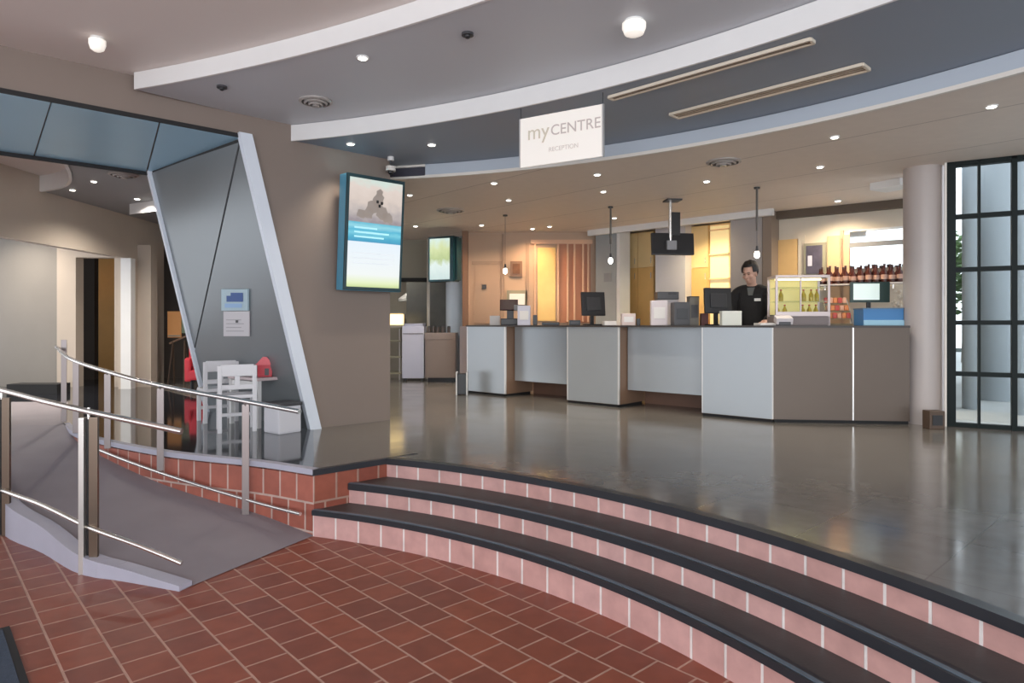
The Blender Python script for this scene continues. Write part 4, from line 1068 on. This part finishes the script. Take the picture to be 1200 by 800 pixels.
for sx in (-1, 1): MB().tube([(sx*.14, .22, 0), (sx*.10, .1, .75)], .014).build('leg', mat('dark_wood', (.10, .06, .04), .5), t, world=False)
MB().tube([(-.16, .1, .70), (.16, .1, .84)], .016).build('top_rail', mat('mid_wood', (.30, .19, .13), .5), t, world=False)

# ------------------------------------------------------------------ handrails
def plate(mb, p, z0, z1, rz, w_=.045, th=.012, dx=0):
    mb.box((p[0]+dx*math.cos(rz), p[1]+dx*math.sin(rz), (z0+z1)/2), (w_, th, z1-z0), rz=rz, bev=.003)
pA = P(104, 672); pB = at(2, 5.29*K); pC = at(213, 4.23*K)
rail1 = thing('handrail', (pA.x, pA.y, 0), 'steel handrail with a wide post on the outer kerb of the ramp', 'handrail')
near = [at(-260, 7.6*K), at(-100, 6.2*K), pB, at(50, 4.85*K), pA, at(160, 4.27*K), pC]
nz_t = [1.50*K, 1.28*K, zz(457, pB.y), zz(469.5, 4.85*K), zz(482, pA.y), zz(494, 4.27*K), zz(505.5, pC.y)]
nz_l = [.66*K, .47*K, zz(574, pB.y), zz(592, 4.85*K), zz(617.5, pA.y), zz(638, 4.27*K), zz(660, pC.y)]
def smooth3(p2, zs_):
    pts_ = [L(p, z) for p, z in zip(p2, zs_)]; out = []
    for i in range(len(pts_)-1):
        a, b, c_, d = pts_[max(i-1, 0)], pts_[i], pts_[i+1], pts_[min(i+2, len(pts_)-1)]
        for k_ in range(8):
            s = k_/8; out.append(.5*((2*b)+(c_-a)*s+(2*a-5*b+4*c_-d)*s*s+(3*b-a-3*c_+d)*s**3))
    return out+[pts_[-1]]
MB().tube(smooth3(near, nz_t), .018, 14).build('top_rail', steel, rail1, smooth=True)
MB().tube(smooth3(near, nz_l), .015, 14).build('lower_rail', steel, rail1, smooth=True)
for nm, p, zt_ in (('a', pA, zz(489, pA.y)), ('b', pB, zz(466, pB.y)), ('c', near[1], 1.22*K)):
    ps = MB(); ps.box((p.x-.037, p.y, zt_/2), (.030, .05, zt_), rz=.2, bev=.004)
    o = ps.build('post', mat('bright_post', (.70, .68, .64), .3, .8), rail1)
    MB().box((p.x+.024, p.y+.012, zt_/2), (.048, .03, zt_), rz=.2, bev=.004).build('post', steeldark, rail1)
    MB().box((p.x-.008, p.y+.02, zt_/2), (.03, .012, zt_-.01), rz=.2).build('post_web', black, rail1)
    MB().cyl((p.x, p.y, zt_+.025), .008, .07, seg=10).build('bracket', steel, rail1)
# far rail along the brick wall
inn = {}
def offin(px, d_=.09):
    # a point beside the brick wall on the ramp side, on the sight line of the pixel column
    best = min(inner, key=lambda q: abs(q.x/q.y-(px-600)/F)); return at(px, best.y-d_)
rail2 = thing('handrail', (-3.2, 5.6, .1), 'steel handrail on slim posts following the curved brick wall', 'handrail')
fp = [(66, 406), (84, 421), (135, 438), (186, 451), (236, 461), (287, 470), (351, 482)]
def ydep(px):
    return {66: 7.0, 84: 6.3}.get(px, offin(px).y)
MB().tube(smooth3([at(a, ydep(a)) for a, b in fp], [zz(b, ydep(a)) for a, b in fp]), .018, 14).build('top_rail', steel, rail2, smooth=True)
fq = [(116, 527), (149, 540), (192, 555), (245, 572), (306, 590), (352, 602)]
MB().tube(smooth3([at(a, ydep(a)) for a, b in fq], [zz(b, ydep(a)) for a, b in fq]), .013, 14).build('lower_rail', steel, rail2, smooth=True)
def railz(px):
    for (a, b), (c_, d) in zip(fp, fp[1:]):
        if a <= px <= c_: return zz(b+(d-b)*(px-a)/(c_-a), ydep(px))
for px, base_, Yp in ((287, 604, None), (187, 549, None), (125, 523, None), (88, 505, 6.25), (74, 492, 6.9)):
    Y_ = Yp or offin(px).y; q = at(px, Y_); zb_ = max(0, zz(base_, Y_)-.02)
    zt_ = zz({287: 474, 187: 455, 125: 438, 88: 424, 74: 398}[px], Y_)
    MB().box((q.x, q.y+.012, (zb_+zt_)/2), (.05, .016, zt_-zb_), rz=.3, bev=.003).build('post', mat('bronze_post', (.34, .30, .29), .3, .7), rail2)
    if px > 100: MB().tube([(q.x, q.y+.012, zt_-.01), (q.x, q.y, zt_+.015)], .008).build('bracket', steel, rail2)

# ------------------------------------------------------------------ ceiling fittings
def fit(kind, px, py, zc, label, r_=.045, group=None, lit=True, energy=0):
    p = P(px, py, zc)
    t = thing('ceiling_downlight' if kind == 'down' else kind, (p.x, p.y, zc), label, 'downlight', group)
    MB().lathe([(r_*.72, 0), (r_*.72, -.010), (r_, -.010), (r_, 0)], seg=24).build('ring', white, t, smooth=False, world=False)
    MB().lathe([(0, -.002), (r_*.74, -.002), (r_*.66, -.014), (0, -.018)], seg=20).build('lens', lampglow, t, world=False)
    if energy:
        l = lamp('downlight_lamp', 'SPOT', (p.x, p.y, zc-.03), energy, (1, .88, .72), spot_size=math.radians(95), spot_blend=.8, shadow_soft_size=.05)
    return t
gD = 'downlights in the tan ceiling'
dl = [(1162, 124, 'by the glazed wall'), (978, 160, 'over the bronze counter end'), (961, 195, 'above the glass case'), (828, 212, 'before the ceiling television'),
      (700, 204, 'just below the hanging sign corner'), (707, 224, 'between sign and blue grey pier'), (720, 255, 'close to the blue grey pier'),
      (579, 214, 'below the curved blue fascia'), (596, 234, 'before the tan wall'), (480, 228, 'near the blue advertising screen'),
      (644, 265, 'close to the peach panels'), (466, 265, 'over the lounge corner')]
for a, b, s_ in dl: fit('down', a, b, zD, 'small round downlight in the tan ceiling '+s_, .042, gD, energy=60)
for a, b, s_ in ((411, 168, 'close to the white curved fascia'), (506, 169, 'between the two curved fascias')):
    fit('down', a, b, zC, 'small bright downlight in the slate ceiling '+s_, .045, 'downlights in the slate ceiling', energy=40)
fit('down', 425, 67, zB, 'small bright downlight in the mid grey ceiling', .045, None, energy=25)
# dome lamps
for px, py, zc, lb, r_ in ((743, 24, zB, 'large white dome lamp on the mid grey ceiling', .075), (114, 44, zA, 'white dome lamp on the warm grey ceiling by the taupe wall', .055)):
    p = P(px, py, zc); t = thing('dome_lamp', (p.x, p.y, zc), lb, 'ceiling lamp')
    MB().cyl((0, 0, -.012), r_*.8, .024, seg=24).build('base', white, t, world=False)
    MB().lathe([(r_, -.02), (r_, -.05), (r_*.8, -.085), (r_*.4, -.10), (0, -.102)], seg=28).build('dome', mat('dome_glow', (.9, .86, .8), .4, emis=(1, .92, .82), estr=.45), t, smooth=True, world=False)
# round air diffusers
for px, py, zc, lb, r_ in ((370, 118, zB, 'round metal air diffuser in the mid grey ceiling', .14), (848, 189, zD, 'round air diffuser in the tan ceiling before the television', .17), (528, 246, zD, 'round air diffuser in the tan ceiling over the lounge', .2), (145, 204, zC-.03, 'round air diffuser in the lobby ceiling beyond the portal', .16)):
    p = P(px, py, zc); t = thing('air_diffuser', (p.x, p.y, zc), lb, 'air vent')
    for j, rr in enumerate((1, .72, .44)):
        MB().lathe([(r_*rr*.86, 0), (r_*rr*.84, -.02-.012*j), (r_*rr, -.012-.012*j), (r_*rr, 0)], seg=32).build('ring', mat('diffuser_grey', (.45, .42, .40), .4, .3), t, world=False)
    MB().cyl((0, 0, -.025), r_*.2, .05, seg=20).build('hub', mat('diffuser_grey', (.45, .42, .40), .4, .3), t, world=False)
for px, py, zc, lb in ((548, 39, zB, 'small dark sensor in the mid grey ceiling'), (260, 101, zB, 'small dark sensor in the mid grey ceiling near the taupe wall')):
    p = P(px, py, zc); t = thing('ceiling_sensor', (p.x, p.y, zc), lb, 'sensor')
    MB().cyl((0, 0, -.008), .04, .016, seg=20).build('base', dark, t, world=False); MB().ball((0, 0, -.016), .022).build('eye', black, t, world=False)
for px, py, lb in ((110, 212, 'nearer'), (85, 222, 'farther')):
    p = P(px, py, zC-.03); t = thing('ceiling_downlight', (p.x, p.y, zC-.03), 'tiny downlight in the lobby ceiling, the %s of two' % lb, 'downlight')
    MB().cyl((0, 0, -.005), .04, .01, seg=20).build('ring', white, t, world=False); MB().cyl((0, 0, -.012), .028, .006, seg=20).build('lens', lampglow, t, world=False)
# long slot air grilles in the slate ceiling
for (a0, b0, a1, b1, wd_, lb) in ((716, 113, 952, 45, .07, 'narrow beige linear air grille near the white fascia'), (790, 134, 1015, 76, .14, 'wide beige linear air grille near the blue fascia')):
    p0, p1 = P(a0, b0, zC), P(a1, b1, zC); c = (p0+p1)/2; l_ = (p1-p0).length; rz_ = math.atan2((p1-p0).y, (p1-p0).x)
    t = thing('linear_air_grille', (c.x, c.y, zC-.003), lb, 'air grille', rz=rz_)
    gm = mat('grille_beige', (.66, .56, .44), .5); gl = mat('grille_light', (.74, .66, .54), .45)
    MB().box((0, 0, -.006), (l_, wd_, .012), bev=.002).build('plate', gm, t, world=False)
    for s_ in (-1, 1): MB().box((0, s_*wd_/2, -.012), (l_, .018, .022), bev=.002).build('edge', gl if s_ < 0 else gm, t, world=False)
    for s_ in (-1, 1): MB().box((s_*l_/2, 0, -.012), (.018, wd_, .022), bev=.002).build('end_cap', gl, t, world=False)
    for j in range(3): MB().box((0, (j-1)*wd_*.26, -.014), (l_-.03, .004, .006)).build('slat', mat('grille_dark', (.24, .19, .14), .6), t, world=False)
# camera on the wall end
p = wt(452)-V*.10; zc_ = zz(187, p.y)
t = thing('ceiling_camera', (p.x, p.y, zC), 'small security camera on a stalk above the blue advertising screen', 'camera')
MB().cyl((0, 0, -.02), .035, .04, seg=18).build('base', white, t, world=False)
MB().cyl((0, 0, -.06), .012, .08, seg=12).build('stalk', dark, t, world=False)
MB().cyl((0, 0, -.125), .055, .05, .05, seg=20).build('housing', warmwhite, t, world=False)
MB().ball((0, 0, -.16), .03).build('dome', black, t, world=False)

# ------------------------------------------------------------------ door mat at the entrance
m0 = P(3, 740); a = m0; b = m0-V*1.3; c = b-D*.9; d = a-D*.9
t = thing('door_mat', (m0.x-.5, m0.y-.6, 0), 'dark blue entrance mat on the red tiles at the picture corner', 'mat')
MB().prism([(p_.x, p_.y) for p_ in (a, b, c, d)], 0, .012).build('pile', matm, t)
bd = .03
MB().prism([(p_.x, p_.y) for p_ in (a+D*bd, b+D*bd, b, a)], 0, .010).build('border', blackm, t)
MB().prism([(p_.x, p_.y) for p_ in (a+D*bd+V*bd, a+D*bd, d, d+V*bd)], 0, .010).build('border', blackm, t)

# ------------------------------------------------------------------ the receptionist
def skinmesh(joints, edges, name, sub=2):
    me = bpy.data.meshes.new(name); me.from_pydata([j[0] for j in joints], edges, []); ob = bpy.data.objects.new(name, me); COL.objects.link(ob)
    md = ob.modifiers.new('s', 'SKIN'); md.use_smooth_shade = True
    for v, j in zip(me.skin_vertices[0].data, joints): v.radius = (j[1], j[2] if len(j) > 2 else j[1])
    me.skin_vertices[0].data[0].use_root = True
    ob.modifiers.new('u', 'SUBSURF').levels = sub
    bpy.context.view_layer.update()
    out = bpy.data.meshes.new_from_object(ob.evaluated_get(bpy.context.evaluated_depsgraph_get())); bpy.data.objects.remove(ob)
    return out
def remesh(mb, vox, name, m, parent, smooth_it=4):
    me = bpy.data.meshes.new(name); mb.bm.to_mesh(me); mb.bm.free(); ob = bpy.data.objects.new(name, me); COL.objects.link(ob)
    md = ob.modifiers.new('r', 'REMESH'); md.mode = 'VOXEL'; md.voxel_size = vox
    s = ob.modifiers.new('s', 'SMOOTH'); s.iterations = smooth_it; s.factor = .5
    bpy.context.view_layer.update()
    out = bpy.data.meshes.new_from_object(ob.evaluated_get(bpy.context.evaluated_depsgraph_get())); bpy.data.objects.remove(ob)
    out.materials.clear(); out.materials.append(m)
    for p in out.polygons: p.use_smooth = True
    o = bpy.data.objects.new(name, out); COL.objects.link(o); o.parent = parent; return o
Yp = 8.25
pp = at(881.5, Yp+.1, U)
man = thing('person', pp, 'person in a black uniform with a white name badge, looking down behind the counter', 'person', rz=math.radians(-28))
# local frame: faces -y; turned a little to the viewer's left
J = {'pel': (0, .0, .93), 'wai': (0, 0, 1.08), 'che': (0, -.01, 1.27), 'sho': (0, 0, 1.42), 'nec': (0, -.02, 1.50), 'nk2': (0, -.045, 1.56),
     'cl': (-.10, 0, 1.43), 'cr': (.10, 0, 1.43), 'sl': (-.19, 0, 1.42), 'sr': (.19, 0, 1.42), 'el': (-.27, -.06, 1.15), 'er': (.27, -.06, 1.15), 'wl': (-.20, -.30, 1.06), 'wr': (.20, -.30, 1.06),
     'hl': (-.09, .0, .88), 'hr': (.09, .0, .88), 'kl': (-.10, -.02, .49), 'kr': (.10, -.02, .49), 'al': (-.10, .03, .09), 'ar': (.10, .03, .09), 'tl': (-.11, -.10, .045), 'tr': (.11, -.10, .045)}
RAD = {'pel': (.15, .11), 'wai': (.14, .105), 'che': (.165, .12), 'sho': (.13, .095), 'nec': (.062, .062), 'nk2': (.058, .058), 'cl': (.085, .08), 'cr': (.085, .08), 'sl': (.068, .068), 'sr': (.068, .068),
       'el': (.047, .047), 'er': (.047, .047), 'wl': (.028, .028), 'wr': (.028, .028), 'hl': (.095, .095), 'hr': (.095, .095), 'kl': (.06, .06), 'kr': (.06, .06), 'al': (.042, .042), 'ar': (.042, .042), 'tl': (.036, .03), 'tr': (.036, .03)}
ED = [('pel', 'wai'), ('wai', 'che'), ('che', 'sho'), ('sho', 'nec'), ('nec', 'nk2'), ('sho', 'cl'), ('cl', 'sl'), ('sl', 'el'), ('el', 'wl'), ('sho', 'cr'), ('cr', 'sr'), ('sr', 'er'), ('er', 'wr'),
      ('pel', 'hl'), ('hl', 'kl'), ('kl', 'al'), ('al', 'tl'), ('pel', 'hr'), ('hr', 'kr'), ('kr', 'ar'), ('ar', 'tr')]
def figure(names, grow, name):
    names = list(names); idx = {n_: i for i, n_ in enumerate(names)}
    js = [(J[n_], RAD[n_][0]*grow[0]+grow[1], RAD[n_][1]*grow[0]+grow[1]) for n_ in names]
    ed = [(idx[a], idx[b]) for a, b in ED if a in idx and b in idx]
    return skinmesh(js, ed, name)
body = MB(); body.bm.from_mesh(figure(J.keys(), (1, 0), 'b'))
# head, turned and tipped down towards the desk
HM = Matrix.Translation((-.015, -.085, 1.665)) @ Matrix.Rotation(math.radians(-22), 4, 'Z') @ Matrix.Rotation(math.radians(16), 4, 'X')
def hb(c, r, s): 
    q = bmesh.ops.create_uvsphere(body.bm, u_segments=24, v_segments=16, radius=r); bmesh.ops.transform(body.bm, matrix=HM @ Matrix.Translation(c) @ Matrix.Diagonal((*s, 1)), verts=q['verts'])
hb((0, .012, .035), .1, (.78, .98, .98))
hb((0, -.018, -.045), .075, (.80, .92, 1.05))
hb((0, -.058, -.098), .030, (1.0, .8, .8))
hb((0, -.098, -.015), .016, (.75, .95, 1.7)); hb((0, -.112, -.032), .014, (1.05, .9, .8))
hb((0, -.080, .030), .03, (1.6, .5, .5))
hb((0, -.088, -.066), .013, (1.8, .7, .5)); hb((0, -.086, -.079), .012, (1.6, .7, .55))
for sx in (-1, 1): hb((sx*.079, .01, -.015), .026, (.35, .75, 1.15)); hb((sx*.045, -.06, -.03), .028, (1, .7, .9))
q = bmesh.ops.create_cone(body.bm, cap_ends=True, segments=24, radius1=.055, radius2=.052, depth=.16); bmesh.ops.transform(body.bm, matrix=Matrix.Translation((0, -.045, 1.56)) @ Matrix.Rotation(.35, 4, 'X'), verts=q['verts'])
# hands resting near the keyboard: palm, four fingers, thumb
for sx, wn in ((-1, 'wl'), (1, 'wr')):
    wv = Vector(J[wn]); fwd = Vector((-sx*.25, -.95, -.12)).normalized(); side = Vector((sx, -.25*1, 0)).normalized()
    body.tube([wv-fwd*.03, wv+fwd*.03, wv+fwd*.085], [.026, .032, .034], 12)
    for j in range(4):
        b0 = wv+fwd*.085+side*(.026-.0175*j); ln = (.070, .078, .072, .056)[j]
        body.tube([b0-fwd*.01, b0+fwd*ln*.5+Vector((0, 0, .004)), b0+fwd*ln*.8-Vector((0, 0, .012)), b0+fwd*ln-Vector((0, 0, .026))], [.0095, .009, .0085, .0075], 8)
    b0 = wv+fwd*.03-side*.025
    body.tube([b0, b0-side*.025+fwd*.03, b0-side*.028+fwd*.06-Vector((0, 0, .008))], [.012, .0105, .009], 8)
bo = remesh(body, .0075, 'body', skin, man, 3)
# jacket, trousers, shoes, collar, badge
jk = MB(); jk.bm.from_mesh(figure(['pel', 'wai', 'che', 'sho', 'cl', 'sl', 'el', 'wl', 'cr', 'sr', 'er', 'wr'], (1.13, .024), 'j'))
remesh(jk, .012, 'jacket', cloth, man, 3)
tr = MB(); tr.bm.from_mesh(figure(['pel', 'hl', 'kl', 'al', 'hr', 'kr', 'ar'], (1.05, .014), 't')); remesh(tr, .012, 'trousers', cloth, man, 3)
for sx in (-1, 1):
    MB().box((sx*.105, -.04, .045), (.095, .27, .09), bev=.03).build('shoe', black, man, smooth=True, world=False)
cl_ = MB()
cl_.tube([(math.cos(a_)*.072, -.02+math.sin(a_)*.066, 1.505+.018*math.sin(a_)) for a_ in [2*PI*k_/20 for k_ in range(21)]], .018, 10, cap=False)
cl_.build('collar', cloth, man, smooth=True, world=False)
MB().hexa([(-.025, -.158, 1.39), (.025, -.158, 1.39), (.045, -.115, 1.49), (-.045, -.115, 1.49), (-.025, -.130, 1.39), (.025, -.130, 1.39), (.045, -.085, 1.49), (-.045, -.085, 1.49)]).build('shirt_front', mat('grey_shirt', (.13, .14, .14), .7), man, world=False)
MB().box((.085, -.165, 1.335), (.075, .008, .035), rz=.1, bev=.002).build('name_badge', mat('badge_white', (.8, .8, .8), .3), man, world=False)
# hair: cap over the skull, higher at the brow
hr = MB()
q = bmesh.ops.create_uvsphere(hr.bm, u_segments=40, v_segments=28, radius=.1)
for v in q['verts']:
    x, y, z = v.co
    up = 1.0+.05*math.sin(x*90)*math.cos(y*70)
    v.co = Vector((x*.86*up, y*1.05*up, z*1.08*up))
bmesh.ops.transform(hr.bm, matrix=Matrix.Translation((0, .020, .048)), verts=q['verts'])
dead = [v for v in hr.bm.verts if (v.co.y < -.045 and v.co.z < .085) or (v.co.z < .02 and v.co.y < .02) or v.co.z < -.045]
bmesh.ops.delete(hr.bm, geom=dead, context='VERTS')
bmesh.ops.solidify(hr.bm, geom=hr.bm.faces, thickness=-.012)
bmesh.ops.transform(hr.bm, matrix=HM, verts=hr.bm.verts)
hr.build('hair', hairm, man, smooth=True, world=False)
for sx in (-1, 1):
    e = MB(); e.ball(HM @ Vector((sx*.032, -.083, .008)), .0085, (1.2, .6, .6)); e.build('eye', mat('eye_dark', (.05, .03, .02), .2), man, smooth=True, world=False)
    e = MB(); e.tube([HM @ Vector((sx*.018, -.092, .028)), HM @ Vector((sx*.034, -.092, .033)), HM @ Vector((sx*.05, -.080, .027))], .0035, 8); e.build('eyebrow', hairm, man, world=False)

# ------------------------------------------------------------------ added fill downlights that brighten the back areas and lobby
def fill_lamp(x, y, zc, label, e, col=(1, .86, .68), group=None, spread=150):
    t = thing('ceiling_downlight', (x, y, zc), label, 'downlight', group)
    MB().lathe([(.032, 0), (.032, -.010), (.045, -.010), (.045, 0)], seg=24).build('ring', white, t, world=False)
    MB().lathe([(0, -.002), (.033, -.002), (.03, -.014), (0, -.018)], seg=20).build('lens', lampglow, t, world=False)
    lamp('downlight_lamp', 'SPOT', (x, y, zc-.03), e, col, spot_size=math.radians(spread), spot_blend=1, shadow_soft_size=.05)
fill_lamp(1.7, 11.2, zD, 'added fill downlight over the honey wood cabinets', 230, (1, .80, .48))
fill_lamp(2.95, 10.15, zD, 'added fill downlight between the lilac column and the pinkish pier', 150, (1, .80, .48))
fill_lamp(.35, 11.3, zD, 'added warm fill downlight close to the yellow panel on the tan wall', 80, (1, .66, .38))
fill_lamp(-.5, 10.9, zD, 'added warm fill downlight over the far end of the counter', 75, (1, .74, .50))
fill_lamp(4.3, 8.75, zD, 'added fill downlight in front of the bar mirror', 125, (1, .82, .58))
fill_lamp(-2.3, 13.4, zD, 'added fill downlight over the lounge cooler', 90, (1, .90, .76))
fill_lamp(-1.6, 11.0, zD, 'added fill downlight in front of the pale column', 60, (.95, .97, 1))
fill_lamp(-6.9, 8.2, zC-.03, 'added fill downlight deep in the lobby ceiling by the opening', 220, (1, .90, .76))
fill_lamp(-5.2, 9.2, zC-.03, 'added fill downlight in the lobby ceiling before the beige pier', 220, (1, .92, .82))
fill_lamp(-7.9, 10.2, zC-.16+.13, 'added fill downlight in the lobby before the alcove wall', 160, (1, .88, .74))
fill_lamp(-8.2, 13.3, 3.3, 'added amber fill downlight inside the dark passage doorway', 90, (1, .52, .16))
fill_lamp(-5.9, 12.2, 3.3, 'added fill downlight over the posters of the dark passage', 25, (1, .8, .6))
